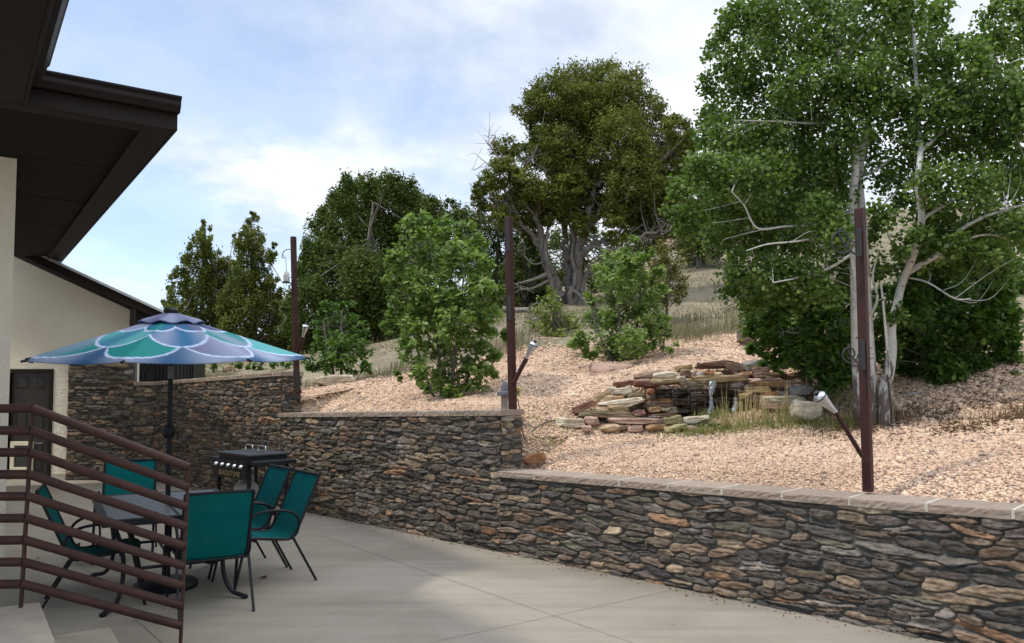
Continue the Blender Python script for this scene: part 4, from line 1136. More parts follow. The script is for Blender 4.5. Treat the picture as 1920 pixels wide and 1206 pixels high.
# ------------------------------------------------------------------ griddle and gas bottle
def build_griddle():
    c = Vector((-3.22, 10.0, 0))
    rz = math.atan2(-WN.y, -WN.x) + PI/2                # local -y faces away from the wall
    t = thing('griddle', 'black flat top griddle with five silver knobs standing against the stone wall', 'griddle', c, rz)
    W, D, H = 0.40, 0.27, 0.84
    m = MB(); m.box(-W, W, -D, D, H-0.08, H); m.build('griddle_body', M_BLACK, t, bevel=0.008)
    m = MB(); m.box(-W, W, -D-0.035, -D-0.001, H-0.23, H-0.005); pn = m.build('control_panel', M_BLACK, t, bevel=0.006)
    for i in range(5):
        x = -W*0.78 + i*W*1.56/4
        m = MB(); m.lathe([(0, 0), (0.027, 0), (0.027, 0.01), (0.022, 0.026), (0.018, 0.036), (0, 0.037)], c=(x, -D-0.036, H-0.075), n=16, M=Matrix.Rotation(R(90), 4, 'X'))
        m.build('knob', M_CHROME, t, smooth=True)
    fc = bpy.data.curves.new('nameplate', 'FONT'); fc.body = 'BLACKSTONE'; fc.size = 0.085; fc.align_x = 'CENTER'; fc.extrude = 0.001
    fo = bpy.data.objects.new('temporary', fc); COL.objects.link(fo)
    me = bpy.data.meshes.new_from_object(fo.evaluated_get(bpy.context.evaluated_depsgraph_get()))
    bpy.data.objects.remove(fo); bpy.data.curves.remove(fc)
    lo = bpy.data.objects.new('lettering', me); COL.objects.link(lo); lo.location = (0, -D-0.038, H-0.20); lo.rotation_euler = (R(90), 0, 0); lo.parent = pn
    me.materials.clear(); me.materials.append(mat('gold_letter', (0.45, 0.33, 0.14), None, 5, 0.5))
    m = MB(); m.box(-W-0.01, W+0.01, -D-0.02, D+0.01, H+0.035, H+0.070); ld = m.build('lid', M_IRON, t, bevel=0.012)
    m = MB(); m.box(-W+0.03, W-0.03, -D+0.02, D-0.02, H+0.0005, H+0.034); m.build('griddle_plate', M_IRON, t)
    for x in (-0.13, 0.19):
        m = MB(); m.tube(curve_pts([(x-0.085, 0.02, H+0.083), (x-0.085, 0.02, H+0.135), (x-0.06, 0.02, H+0.145), (x+0.06, 0.02, H+0.145), (x+0.085, 0.02, H+0.135), (x+0.085, 0.02, H+0.083)], 4), 0.010, 8)
        m.build('lid_handle', M_CHROME, ld, smooth=True)
    for s in (-1, 1):
        m = MB(); x0, x1 = (W+0.003, W+0.16) if s > 0 else (-W-0.20, -W-0.003)
        m.box(x0, x1, -D-0.01, D+0.01, H-0.055, H-0.005); m.build('side_shelf', M_BLACK, t, bevel=0.008)
    for sx in (-1, 1):
        for sy in (-1, 1):
            m = MB(); m.box(sx*(W-0.02)-0.02, sx*(W-0.02)+0.02, sy*(D-0.02)-0.02, sy*(D-0.02)+0.02, 0.05, H-0.081); m.build('leg', M_BLACK, t, bevel=0.004)
            m = MB(); m.lathe([(0, -0.015), (0.035, -0.015), (0.04, 0), (0.035, 0.015), (0, 0.015)], c=(sx*(W-0.02), sy*(D-0.02), 0.04), n=14, M=Matrix.Rotation(R(90), 4, 'Y')); m.build('caster', M_IRON, t, smooth=True)
    m = MB(); m.box(-W+0.001, W-0.001, -D+0.001, D-0.001, 0.16, 0.18); m.build('lower_shelf', M_BLACK, t)
    # gas bottle on the lower shelf
    g = Matrix.Rotation(rz, 4, 'Z') @ Vector((-0.10, -0.03, 0)) + c
    b = thing('propane_tank', 'grey white propane tank under the black griddle', 'gas tank', (g.x, g.y, 0.181))
    m = MB(); m.lathe([(0, 0.03), (0.11, 0.03), (0.148, 0.07), (0.15, 0.10), (0.15, 0.26), (0.143, 0.30), (0.11, 0.335), (0.05, 0.352), (0, 0.352)], n=24); m.lathe([(0.10, 0), (0.105, 0), (0.105, 0.04), (0.10, 0.04)], n=24); m.build('tank_body', M_TANK, b, smooth=True)
    m = MB()
    for k in range(3):
        for j in range(5):
            pass
    m.tube([(0.085*math.cos(R(a)), 0.085*math.sin(R(a)), 0.44) for a in range(-140, 145, 20)], 0.009, 6)
    for a in (-140, 0, 140): m.tube([(0.085*math.cos(R(a)), 0.085*math.sin(R(a)), 0.33), (0.085*math.cos(R(a)), 0.085*math.sin(R(a)), 0.44)], 0.012, 6)
    m.build('collar', M_TANK, b, smooth=True)
    m = MB(); m.tube([(0, 0, 0.35), (0, 0, 0.40)], 0.018, 8); m.tube([(0, 0, 0.40), (0, 0, 0.415)], 0.03, 10); m.build('valve', M_GREYBOX, b, smooth=True)
build_griddle()

# ------------------------------------------------------------------ torch posts
def build_post(label, top, foot, Y, rpx, arm, brackets, zfoot=None):
    P0, P1 = at(*foot, Y), at(*top, Y)
    t = thing('torch_post', label, 'post', P0, 0, 'brown steel posts with torches along the wall')
    m = MB(); w = pxm(rpx, Y)*0.5*1.1
    ax = (P1-P0).normalized()
    # square tube turned with the wall
    q = WD*w; r_ = WN*w
    m.hexa([P0-q-r_, P0+q-r_, P0+q+r_, P0-q+r_, P1-q-r_, P1+q-r_, P1+q+r_, P1-q+r_])
    m.build('post', M_POST, t, True, bevel=0.006)
    (b, e, hd) = arm                                    # arm foot, arm end, head top in pixels
    A, E, Hh = at(*b, Y-0.05), at(*e, Y-0.12), at(*hd, Y-0.16)
    m = MB(); m.tube([A, E], pxm(7.5, Y)*0.5*1.15, 10); m.build('torch_arm', M_POST, t, True, smooth=True)
    ax = (Hh-E); L = ax.length; ax.normalize()
    Mx = ax.to_track_quat('Z', 'Y').to_matrix().to_4x4()
    k = L/0.36
    m = MB(); m.lathe([(0, -0.01*k), (0.030*k, -0.01*k), (0.032*k, 0.03*k), (0.045*k, 0.10*k), (0.075*k, 0.24*k), (0.088*k, 0.285*k), (0.088*k, 0.292*k)], c=E, n=24, M=Mx)
    hdob = m.build('torch_head', M_STEEL, t, True, smooth=True)
    m = MB(); m.lathe([(0.088*k, 0.286*k), (0.092*k, 0.288*k), (0.092*k, 0.302*k), (0.086*k, 0.304*k)], c=E, n=24, M=Mx); m.build('torch_ring', M_IRON, hdob, True, smooth=True)
    m = MB(); m.lathe([(0.086*k, 0.303*k), (0.075*k, 0.325*k), (0.045*k, 0.345*k), (0.036*k, 0.348*k)], c=E, n=24, M=Mx); m.build('torch_cap', M_STEEL, hdob, True, smooth=True)
    m = MB(); m.lathe([(0, 0.345*k), (0.034*k, 0.345*k), (0.034*k, 0.385*k), (0.022*k, 0.39*k), (0, 0.39*k)], c=E, n=14, M=Mx); m.build('wick_cover', M_IRON, hdob, True, smooth=True)
    for (y0, y1, side, hook) in brackets:
        fx = lambda y: foot[0] + (top[0]-foot[0])*(foot[1]-y)/(foot[1]-top[1])
        p, q2 = at(fx(y0) + side*rpx*0.42, y0, Y-w*1.5), at(fx(y1) + side*rpx*0.42, y1, Y-w*1.5)
        m = MB(); m.hexa([p+Vector((-.018,-.006,0)), p+Vector((.018,-.006,0)), p+Vector((.018,.012,0)), p+Vector((-.018,.012,0)), q2+Vector((-.018,-.006,0)), q2+Vector((.018,-.006,0)), q2+Vector((.018,.012,0)), q2+Vector((-.018,.012,0))])
        br = m.build('bracket', M_IRON, t, True, bevel=0.003)
        if hook:
            pts = [at(fx(y) + dxp, y, Y-w*1.5-0.05) for (dxp, y) in hook]
            m = MB(); m.tube(curve_pts(pts, 6), 0.0065, 6); m.build('hook', M_IRON, br, True, smooth=True)
    return t
build_post('rust brown square post at right on the low wall with tilted silver torch', (1612, 391), (1628, 922), 6.12, 15,
           ((1617, 856), (1566, 772), (1531, 738)), [(482, 428, -0.45, None), (694, 636, -0.45, None)])
build_post('rust brown square post with a small torch at the end of the middle wall', (953, 407), (962, 790), 8.62, 11,
           ((963, 718), (987, 672), (1003, 641)), [(470, 410, -0.45, None), (600, 555, -0.45, None)])
build_post('rust brown square post at the end of the tallest wall, behind the umbrella tip', (550, 444), (557, 742), 11.3, 8,
           ((558, 664), (568, 632), (574, 608)), [(735, 690, 0.2, None)])
# scrolled hooks on the front post and the jar on the far one
def scroll(px0, y0, Y, flip=-1, k=1.0):
    pts = []
    for i in range(26):
        a = i/25*2*PI*1.35; r = (26 - 15*i/25)*k
        pts.append(at(px0 + flip*(30*k - r*math.cos(a)*0.9), y0 + r*math.sin(a), Y))
    return pts
def hang(Y, x, y, k, label):
    t = thing('plant_hook', label, 'hook', at(x, y, Y), 0, 'black scroll hooks screwed to the posts')
    m = MB(); m.tube(scroll(x, y, Y, -1, k), 0.007, 6)
    m.tube(curve_pts([at(x, y+28*k, Y), at(x-22*k, y+10*k, Y), at(x-34*k, y-12*k, Y), at(x-30*k, y-26*k, Y)], 6), 0.007, 6)
    m.build('scroll', M_IRON, t, True, smooth=True)
hang(6.02, 1608, 452, 1.0, 'black scroll plant hook high on the right brown post')
hang(6.02, 1614, 664, 0.7, 'black scroll plant hook low on the right brown post')
def jar():
    Y = 11.25
    c = at(537, 528, Y)
    t = thing('hanging_jar', 'glass jar lantern hanging from a thin hook on the far brown post', 'lantern', c)
    k = pxm(1, Y)
    m = MB(); m.lathe([(0, 0), (5.5*k, 0), (6*k, 1.5*k), (6*k, 13*k), (5*k, 15*k), (4*k, 16*k), (4*k, 18*k), (0, 18*k)], n=18); m.build('glass', M_GLASS, t, smooth=True)
    m = MB(); m.lathe([(0, -3*k), (7*k, -3*k), (7*k, -0.2*k), (0, -0.2*k)], n=18); m.build('base_plate', M_IRON, t, smooth=True)
    m = MB(); m.lathe([(0, 0.3*k), (3.6*k, 0.3*k), (3.6*k, 9*k), (0, 9*k)], n=12); m.build('candle', M_TANK, t, smooth=True)
    m = MB(); m.tube([at(537, 511, Y), at(536, 485, Y), at(531, 478, Y)], 0.004, 5); m.tube(curve_pts([at(549, 468, Y), at(538, 468, Y), at(531, 473, Y), at(529, 482, Y), at(533, 484, Y)], 6), 0.006, 6)
    m.build('wire', M_IRON, t, True, smooth=True)
jar()

# ------------------------------------------------------------------ small fixtures
def fixtures():
    # dark ribbed cabinet behind the tall wall
    Y = 15.4
    a, b = at(249, 720, Y), at(350, 720, Y); zt = at(300, 655, Y).z; zb_ = at(300, 725, Y).z - 0.2
    t = thing('ribbed_cabinet', 'dark ribbed metal cabinet with rounded corner behind the tall wall', 'cabinet', (a.x, Y, zb_))
    poly = []; n = 30; r = 0.35
    pts = [(a.x, Y+0.9), (a.x, Y)] + [(b.x - r + r*math.sin(PI/2*i/8), Y + r - r*math.cos(PI/2*i/8)) for i in range(9)] + [(b.x, Y+0.9)]
    m = MB(); m.prism(pts, zb_, zt); m.build('cabinet_body', M_SCREEN, t, True)
    m = MB()
    x = a.x + 0.42
    while x < b.x - r - 0.02:
        m.box(x, x+0.025, Y-0.018, Y-0.001, zb_, zt-0.02); x += 0.075
    for i in range(1, 8):
        an = PI/2*i/8; p = Vector((b.x - r + (r+0.009)*math.sin(an), Y + r - (r+0.009)*math.cos(an), 0))
        m.box(-0.012, 0.012, -0.009, 0.009, zb_, zt-0.02, Matrix.Translation(p) @ Matrix.Rotation(an, 4, 'Z'))
    m.build('rib', M_BLACK, t, True)
    m = MB(); m.box(a.x+0.02, a.x+0.38, Y-0.012, Y-0.001, zb_+0.05, zt-0.05); m.build('hatch', M_IRON, t, True)
    m = MB(); m.tube(curve_pts([(a.x+0.26, Y-0.03, zt-0.15), (a.x+0.30, Y-0.05, zt-0.32), (a.x+0.22, Y-0.05, zt-0.5), (a.x+0.3, Y-0.04, zb_)], 5), 0.02, 8); m.build('hose', M_IRON, t, True, smooth=True)
    # little weathered light bollard behind the middle post
    Y = 9.15; p = at(946, 770, Y); zg = gz(p.x, Y)
    t = thing('garden_bollard', 'short weathered wood bollard with grey cap behind the middle brown post', 'bollard', (p.x, Y, zg))
    w = 0.04
    zz = at(946, 742, Y).z
    MB().box(p.x-w, p.x+w, Y-w, Y+w, zg-0.05, zz).build('stake', M_WOODPOST, t, True, bevel=0.005)
    MB().box(p.x-0.085, p.x+0.085, Y-0.08, Y+0.08, zz, zz+0.05).build('cap', M_GREYBOX, t, True, bevel=0.01)
    m = MB(); m.lathe([(0, 0), (0.04, 0), (0.04, 0.06), (0.022, 0.11), (0, 0.12)], c=(p.x, Y, zz+0.05), n=14); m.build('knob', M_GREYBOX, t, True, smooth=True)
    P = at(972, 735, 8.7)
    t = thing('yellow_box', 'small yellow plastic box on the side of the middle brown post', 'box', P)
    MB().box(P.x-0.02, P.x+0.022, 8.66, 8.70, P.z-0.045, P.z+0.045).build('cover', M_YELLOW, t, True, bevel=0.005)
    MB().box(P.x-0.008, P.x+0.01, 8.652, 8.659, P.z-0.02, P.z+0.02).build('switch', M_GREYBOX, t, True)
    pts = [at(971, 748, 8.7)] 
    for (x, y, yy) in ((985, 768, 8.9), (1005, 782, 9.2), (1040, 783, 9.6), (1090, 784, 9.5)):
        q = at(x, y, yy); pts.append(Vector((q.x, q.y, gz(q.x, q.y)+0.03)))
    m = MB(); m.tube(curve_pts(pts, 8), 0.006, 6); o = m.build('cable', M_IRON, None, smooth=True)
    tag(o, 'thin black cable running over the gravel from the yellow box to the rock waterfall', 'cable')
fixtures()

# ------------------------------------------------------------------ rocks
RC = {'pale': (.50,.43,.32), 'tan': (.40,.29,.18), 'pink': (.40,.27,.21), 'red': (.21,.10,.07), 'brown': (.20,.13,.09), 'orange': (.34,.20,.10), 'yellow': (.36,.26,.13),
      'olive': (.17,.14,.085), 'grey': (.30,.28,.25), 'dark': (.07,.045,.03), 'moss': (.29,.255,.13), 'rust': (.26,.12,.055), 'wet': (.10,.055,.028), 'purple': (.20,.14,.13)}
def rock_data(seed, sub=4, planes=11, flat=1.0):
    rng = np.random.default_rng(seed)
    bm = bmesh.new(); bmesh.ops.create_icosphere(bm, subdivisions=sub, radius=1.0)
    V = np.array([v.co[:] for v in bm.verts]); Fc = np.array([[v.index for v in f.verts] for f in bm.faces]); bm.free()
    N = rng.normal(size=(planes, 3)); N /= np.linalg.norm(N, axis=1)[:, None]
    N = np.vstack([N, [(0, 0.05, 1), (0.05, 0, -1), (1, 0, 0.1), (-1, 0.1, 0), (0, 1, 0), (0.1, -1, 0)]]); N /= np.linalg.norm(N, axis=1)[:, None]
    D = np.concatenate([rng.uniform(0.72, 0.98, planes), rng.uniform(0.62, 0.86, 6)])
    dots = V @ N.T
    rr = np.min(np.where(dots > 1e-3, D/np.maximum(dots, 1e-3), 9), axis=1)
    rr = np.minimum(rr, 1.25)
    P = V*rr[:, None]
    n = (fbm(P[:, 0]*2.2+seed, P[:, 1]*2.2+P[:, 2]*3.1, seed, 4)-0.46)*0.16 + (fbm(P[:, 0]*1.2+9, P[:, 2]*9+seed, seed+3, 3)-0.45)*0.10
    P = P*(1+n)[:, None]
    P[:, 2] *= 0.72+0.6*fbm(P[:, 0]*1.7+seed*1.3, P[:, 1]*1.4+seed, seed+5, 2)
    P[:, 2] += (fbm(P[:, 0]*1.3+seed*0.7, P[:, 1]*0.8, seed+6, 2)-0.4)*0.35
    mx = np.abs(P).max(0)
    return P/mx, Fc
def rock_obj(name, c, dims, rot, color, seed, parent=None, wet=False, sub=4):
    P, Fc = rock_data(seed, sub)
    rng = np.random.default_rng(seed+99)
    col = np.array(RC[color])
    k = (0.7+0.6*fbm(P[:, 0]*2.0+seed, P[:, 2]*3.0+P[:, 1], seed+7, 3))[:, None]
    rustm = np.clip((fbm(P[:, 0]*1.6+3, P[:, 1]*1.6+P[:, 2]*2.5+seed, seed+8, 3)-0.5)*5, 0, 1)[:, None]*0.35
    C = col*k*(1-rustm) + np.array((.33,.17,.07))*rustm*k
    P = P*(np.array(dims)/2)
    M3 = np.array((Matrix.Rotation(rot[2], 3, 'Z') @ Matrix.Rotation(rot[1], 3, 'Y') @ Matrix.Rotation(rot[0], 3, 'X')))
    P = P @ M3.T
    o = np_mesh(name, P + np.array(c), Fc, M_WETROCK if wet else M_ROCK, parent, True, True, {'Col': C})
    try: o.data.set_sharp_from_angle(angle=R(28))
    except Exception: pass
    return o

FALL = [ # px, py, w, h, colour, Y, tilt(deg, + = right end up), wet
 (1069,793,54,17,'pale',9.52,0,0),(1110,791,26,17,'pink',9.55,5,0),(1100,802,20,9,'pink',9.4,0,0),
 (1095,763,46,13,'red',9.95,24,0),(1123,746,30,14,'tan',10.05,34,0),(1138,739,13,11,'orange',10.1,10,0),
 (1146,733,22,17,'pale',10.15,5,0),(1171,733,36,14,'pale',10.08,12,0),(1168,721,36,12,'red',10.2,8,0),
 (1142,748,18,11,'tan',9.98,10,0),(1160,748,24,9,'orange',9.95,5,0),(1164,756,86,14,'pale',9.82,8,0),
 (1136,766,42,12,'tan',9.80,6,0),(1157,768,40,12,'yellow',9.74,-4,0),(1137,778,112,18,'olive',9.66,-3,0),
 (1195,743,36,14,'olive',9.98,0,0),(1211,721,48,11,'red',10.02,-6,0),(1203,715,30,8,'pink',10.1,2,0),
 (1206,708,36,10,'brown',10.2,3,0),(1222,701,56,7,'brown',10.35,9,0),(1248,704,54,13,'pale',10.22,5,0),
 (1259,716,94,9,'yellow',10.02,2,1),(1218,733,16,9,'rust',9.95,0,0),(1232,756,60,15,'wet',9.98,3,1),
 (1262,735,60,20,'dark',10.42,0,1),(1315,738,70,24,'dark',10.45,0,1),(1370,738,60,24,'dark',10.45,0,1),
 (1290,752,80,15,'wet',10.3,0,1),(1355,755,80,16,'wet',10.32,0,1),(1270,770,70,13,'dark',10.12,0,1),(1335,772,80,14,'wet',10.12,0,1),(1390,770,50,15,'dark',10.15,0,1),
 (1195,775,32,11,'red',9.75,5,1),(1225,768,28,10,'orange',9.82,3,1),(1256,769,32,11,'olive',9.86,0,1),(1240,780,60,10,'wet',9.78,0,1),
 (1192,790,96,12,'pink',9.50,0,0),(1145,802,38,13,'tan',9.42,0,0),(1193,804,30,11,'pink',9.38,0,0),(1227,801,40,11,'orange',9.40,3,0),(1170,802,26,9,'brown',9.42,0,0),
 (1261,789,38,17,'moss',9.48,8,0),(1308,786,50,13,'pale',9.50,5,0),(1268,802,46,12,'moss',9.36,10,0),(1300,804,30,14,'pink',9.36,-8,0),(1327,801,24,13,'pale',9.36,0,0),
 (1276,711,16,10,'pale',9.95,0,0),(1281,691,26,14,'yellow',10.5,5,0),(1287,699,24,12,'brown',10.4,-5,0),
 (1345,684,90,11,'pink',10.5,1,0),(1378,690,40,12,'brown',10.42,-20,0),(1415,687,50,20,'grey',10.42,0,0),(1457,684,38,14,'grey',10.5,2,0),
 (1330,701,26,9,'rust',10.35,0,0),(1348,702,15,8,'tan',10.2,0,0),(1308,702,14,8,'grey',10.2,0,0),(1301,698,12,9,'pink',10.25,20,0),
 (1340,712,112,12,'yellow',9.98,1,1),(1300,719,70,7,'olive',9.92,1,1),(1397,702,26,8,'orange',10.2,8,0),(1427,697,32,15,'brown',10.22,0,0),(1439,704,64,10,'brown',10.15,-2,0),
 (1490,704,50,11,'rust',10.2,10,0),(1431,714,72,9,'pink',10.05,0,0),(1438,721,66,10,'orange',9.98,2,0),(1402,725,24,9,'purple',9.95,0,0),
 (1420,732,46,11,'yellow',9.9,3,0),(1397,742,18,10,'yellow',9.8,10,0),(1446,739,36,11,'rust',9.85,0,0),(1478,738,22,11,'rust',9.85,0,0),(1465,738,18,9,'grey',9.82,0,0),
 (1460,751,80,17,'pale',9.62,0,0),(1453,763,54,10,'pink',9.55,0,0),(1383,722,30,10,'grey',10.0,10,1),(1500,731,42,15,'grey',9.75,6,0),(1420,748,44,12,'brown',9.8,0,0),(1395,758,40,14,'dark',9.9,0,1),
]
def build_fall():
    t = thing('rock_waterfall', 'stacked sandstone slab waterfall with a dark wet hollow on the gravel slope', 'waterfall', at(1280, 800, 9.8))
    for i, (px, py, w, h, cname, Y, tl, wet) in enumerate(FALL):
        W = pxm(w, Y)*1.08; Hh = pxm(h, Y)*1.22
        D = max(W*0.6, 0.22) if W < 0.45 else 0.42
        c = at(px, py, Y + D*0.25)
        rock_obj('slab' if w > 50 else 'rock', c, (W, D, Hh), (random.Random(i).uniform(-.1, .1), -R(tl), random.Random(i+7).uniform(-.3, .3)), cname, 300+i, t, bool(wet), sub=4 if w > 20 else 3)
    # falling water: one folded stream and drips
    def stream(px, y0, y1, wpx, Y, name, seed):
        rng = random.Random(seed); n = 16; mb = MB(); nx = 6
        vs = []
        for s in (0, 1):
            for i in range(n+1):
                f = i/n; yy = y0 + (y1-y0)*f
                cxp = px - 4*f + 1.2*math.sin(f*9+seed)
                ww = wpx*(0.75+0.25*math.sin(f*7+seed)) * (1-0.15*f)
                for k in range(nx+1):
                    q = k/nx-0.5
                    p = at(cxp + ww*q, yy, Y - 0.05 - 0.10*f*(1-f*0.2)) 
                    p.y += (0.016 if s == 0 else -0.016)*math.cos(q*PI) + 0.008*math.sin(i*1.9+k*2.1)
                    vs.append(p)
        m = (n+1)*(nx+1); fs = []
        for i in range(n):
            for k in range(nx):
                a = i*(nx+1)+k
                fs.append((a, a+nx+1, a+nx+2, a+1)); fs.append((m+a, m+a+1, m+a+nx+2, m+a+nx+1))
        mb.add(vs, fs); return mb.build(name, M_WATER, t, True, smooth=True)
    stream(1336, 714, 776, 14, 9.86, 'water_stream', 1)
    stream(1380, 745, 778, 12, 9.85, 'water_stream', 4)
    mb = MB(); rng = random.Random(2)
    for px in (1262, 1268, 1297, 1299, 1303, 1322, 1291):
        y = 722 + rng.uniform(0, 6); 
        while y < 768:
            L = rng.uniform(2, 8); p = at(px + rng.uniform(-.6, .6), y, 9.84); q = at(px, y+L, 9.84)
            mb.tube([p, q], 0.0028, 5); y += L + rng.uniform(1, 7)
    mb.build('water_drip', M_WATER, t, True)
    m = MB(); c = at(1310, 790, 9.75)
    m.lathe([(0.0, 0.0), (0.42, 0.0), (0.55, 0.001), (0.55, -0.08), (0, -0.08)], c=(c.x, c.y+0.12, c.z-0.01), n=28); m.build('pool', M_WETPOOL, t, True)
M_WETPOOL = mat('dark_pool', (0.02, 0.018, 0.012), (0.015, 0.013, 0.01), 3, 0.05, bstr=0.15, bscale=20)
build_fall()

def boulder(px, py, w, h, cname, Y, label, seed, tilt=0, name='boulder', depth=0.6):
    W, Hh = pxm(w, Y), pxm(h, Y)*1.25
    c = at(px, py, Y); z = c.z
    g = thing(name, label, 'boulder', c) if False else None
    o = rock_obj(name, c, (W, max(W*depth, Hh), Hh), (0.05, -R(tilt), 0.1), cname, seed)
    tag(o, label, 'rock', 'loose rocks on the slope')
boulder(630, 714, 76, 19, 'pale', 13.0, 'long pale flat boulder under the leafy shrub, behind the tallest wall', 801, 2)
boulder(1148, 695, 88, 24, 'pink', 11.6, 'flat pink and orange sandstone slab under the centre shrub', 802, -2)
boulder(1508, 770, 60, 34, 'pale', 8.95, 'rounded cream boulder in the grass beside the waterfall', 803, -4)
boulder(1402, 630, 44, 22, 'purple', 13.0, 'purplish grey boulder at the gravel edge above the waterfall', 804, 0)
boulder(1552, 698, 40, 26, 'brown', 10.6, 'dark reddish boulder in the shade between waterfall and white trunks', 805, 0)
boulder(1003, 858, 44, 15, 'rust', 8.75, 'small rust orange rock where the low wall meets the middle wall', 806, 6)
boulder(1712, 748, 50, 28, 'grey', 9.3, 'grey boulder in deep shade right of the white trunks', 807, 0)
boulder(1018, 640, 40, 16, 'pink', 14.2, 'pinkish boulder on the gravel above the middle torch', 808, 0)
boulder(1328, 490, 62, 24, 'pale', 28.0, 'pale flat boulder on the grassy hill beyond the olive bush', 809, 12)
boulder(430, 690, 18, 12, 'tan', 16.4, 'small tan boulder behind the tallest wall, above its coping', 810, 0)
boulder(1262, 458, 40, 22, 'pink', 30.0, 'pinkish rock outcrop far up the hill behind the centre shrub', 811, 12)
boulder(1700, 866, 34, 8, 'pink', 7.0, 'flat pink rock lying on the gravel right of the front post', 812, 0)

# ------------------------------------------------------------------ foliage
def leaf_cloud(P, size, rng, aspect=1.0, nside=4, up=0.5, tint=None, vary=0.35, droop=None):
    n = len(P)
    nr = rng.normal(size=(n, 3)); nr[:, 2] = np.abs(nr[:, 2])*1.0 + up; nr[:, 1] -= 0.25
    nr /= np.linalg.norm(nr, axis=1)[:, None]
    t = rng.normal(size=(n, 3)); 
    if droop is not None: t[:, 2] += droop
    t -= (t*nr).sum(1)[:, None]*nr; t /= np.linalg.norm(t, axis=1)[:, None]+1e-9
    b = np.cross(nr, t)
    s = size*(1+rng.uniform(-vary, vary, n))
    ang = np.linspace(0, 2*PI, nside, endpoint=False)
    ca, sa = np.cos(ang), np.sin(ang)*aspect
    V = P[:, None, :] + s[:, None, None]*(ca[None, :, None]*t[:, None, :] + sa[None, :, None]*b[:, None, :])
    V += (nr[:, None, :]*(s[:, None, None]*0.22*(np.abs(sa)[None, :, None]-0.3)))
    Fc = np.arange(n*nside).reshape(n, nside)
    ti = np.zeros(n) if tint is None else tint
    return V.reshape(-1, 3), Fc, np.repeat(ti, nside)
def oak_cloud(P, size, rng, tint):
    """lobed leaf: an eight cornered outline"""
    n = len(P); 
    nr = rng.normal(size=(n, 3)); nr[:, 2] = np.abs(nr[:, 2]) + 0.45; nr[:, 1] -= 0.3; nr /= np.linalg.norm(nr, axis=1)[:, None]
    t = rng.normal(size=(n, 3)); t -= (t*nr).sum(1)[:, None]*nr; t /= np.linalg.norm(t, axis=1)[:, None]
    b = np.cross(nr, t); s = size*rng.uniform(0.65, 1.35, n)
    oy = np.array([-1.0, -0.3, 0.05, 0.25, 0.6, 1.05, 0.6, 0.25, 0.05, -0.3]); ox = np.array([0, 0.22, 0.55, 0.25, 0.5, 0.0, -0.5, -0.25, -0.55, -0.22])
    V = P[:, None, :] + s[:, None, None]*(oy[None, :, None]*t[:, None, :] + ox[None, :, None]*b[:, None, :]) + nr[:, None, :]*(s[:, None, None]*0.5*np.abs(ox)[None, :, None]*rng.uniform(-0.3, 0.9, n)[:, None, None])
    return V.reshape(-1, 3), np.arange(n*10).reshape(n, 10), np.repeat(tint, 10)

def blob_points(blobs, Y, spread, rng, per, subs, sig, yshape=1.0, shell=0.55, flatz=0.8):
    """blobs (px,py,r) -> leaf points grouped in small clumps, with clump tints"""
    P, Tn, SC_ = [], [], []
    for (px, py, r) in blobs:
        yo = Y + rng.uniform(-spread, spread)
        c = np.array(at(px, py, yo)); rm = pxm(r, yo)
        k = max(3, int(subs*(r/40.0)**1.7))
        d = rng.normal(size=(k, 3)); d /= np.linalg.norm(d, axis=1)[:, None]
        f = rng.uniform(shell, 1.0, k)**0.6
        cs = c + d*(rm*f)[:, None]*np.array([1, yshape, 1])
        tv = rng.uniform(0, 0.46, k)**1.3*1.2
        n = max(6, int(per))
        q = rng.normal(size=(k, n, 3))*np.array([1, 1, flatz])*(rm*sig if sig < 1 else sig/1000.0)
        P.append((cs[:, None, :]+q).reshape(-1, 3)); Tn.append(np.repeat(tv, n)); SC_.append(cs)
    return np.concatenate(P), np.concatenate(Tn), np.concatenate(SC_)
def limb(mb, pts, r0, r1, n=7, jitter=0.0, rng=None):
    c = curve_pts(pts, 5)
    if jitter and rng is not None:
        c = [p + Vector(rng.normal(size=3))*jitter if 0 < i < len(c)-1 else p for i, p in enumerate(c)]
    mb.tube(c, lerp_list([r0, (r0+r1)*0.5, r1], len(c)), n)
def twigs(mb, origin_pts, targets, r0, rng, maxn=80, bend=0.25):
    O = [Vector(o) for o in origin_pts]
    ids = rng.permutation(len(targets))[:maxn]
    for i in ids:
        T_ = Vector(targets[i])
        o = sorted(O, key=lambda q: (q - T_).length + max(0, q.z - T_.z + 0.1)*1.5)[int(rng.integers(0, min(9, len(O))))]
        L = (T_-o).length
        if L > 1.1 and r0 < 0.01: continue
        mid = (o+T_)/2 + Vector(rng.normal(size=3))*L*bend*0.4 - Vector((0, 0, L*0.06))
        c = curve_pts([o, mid, T_], 4)
        mb.tube(c, lerp_list([r0*min(1.0, 0.4+L*0.4), 0.25*r0], len(c)), 5, cap=False)

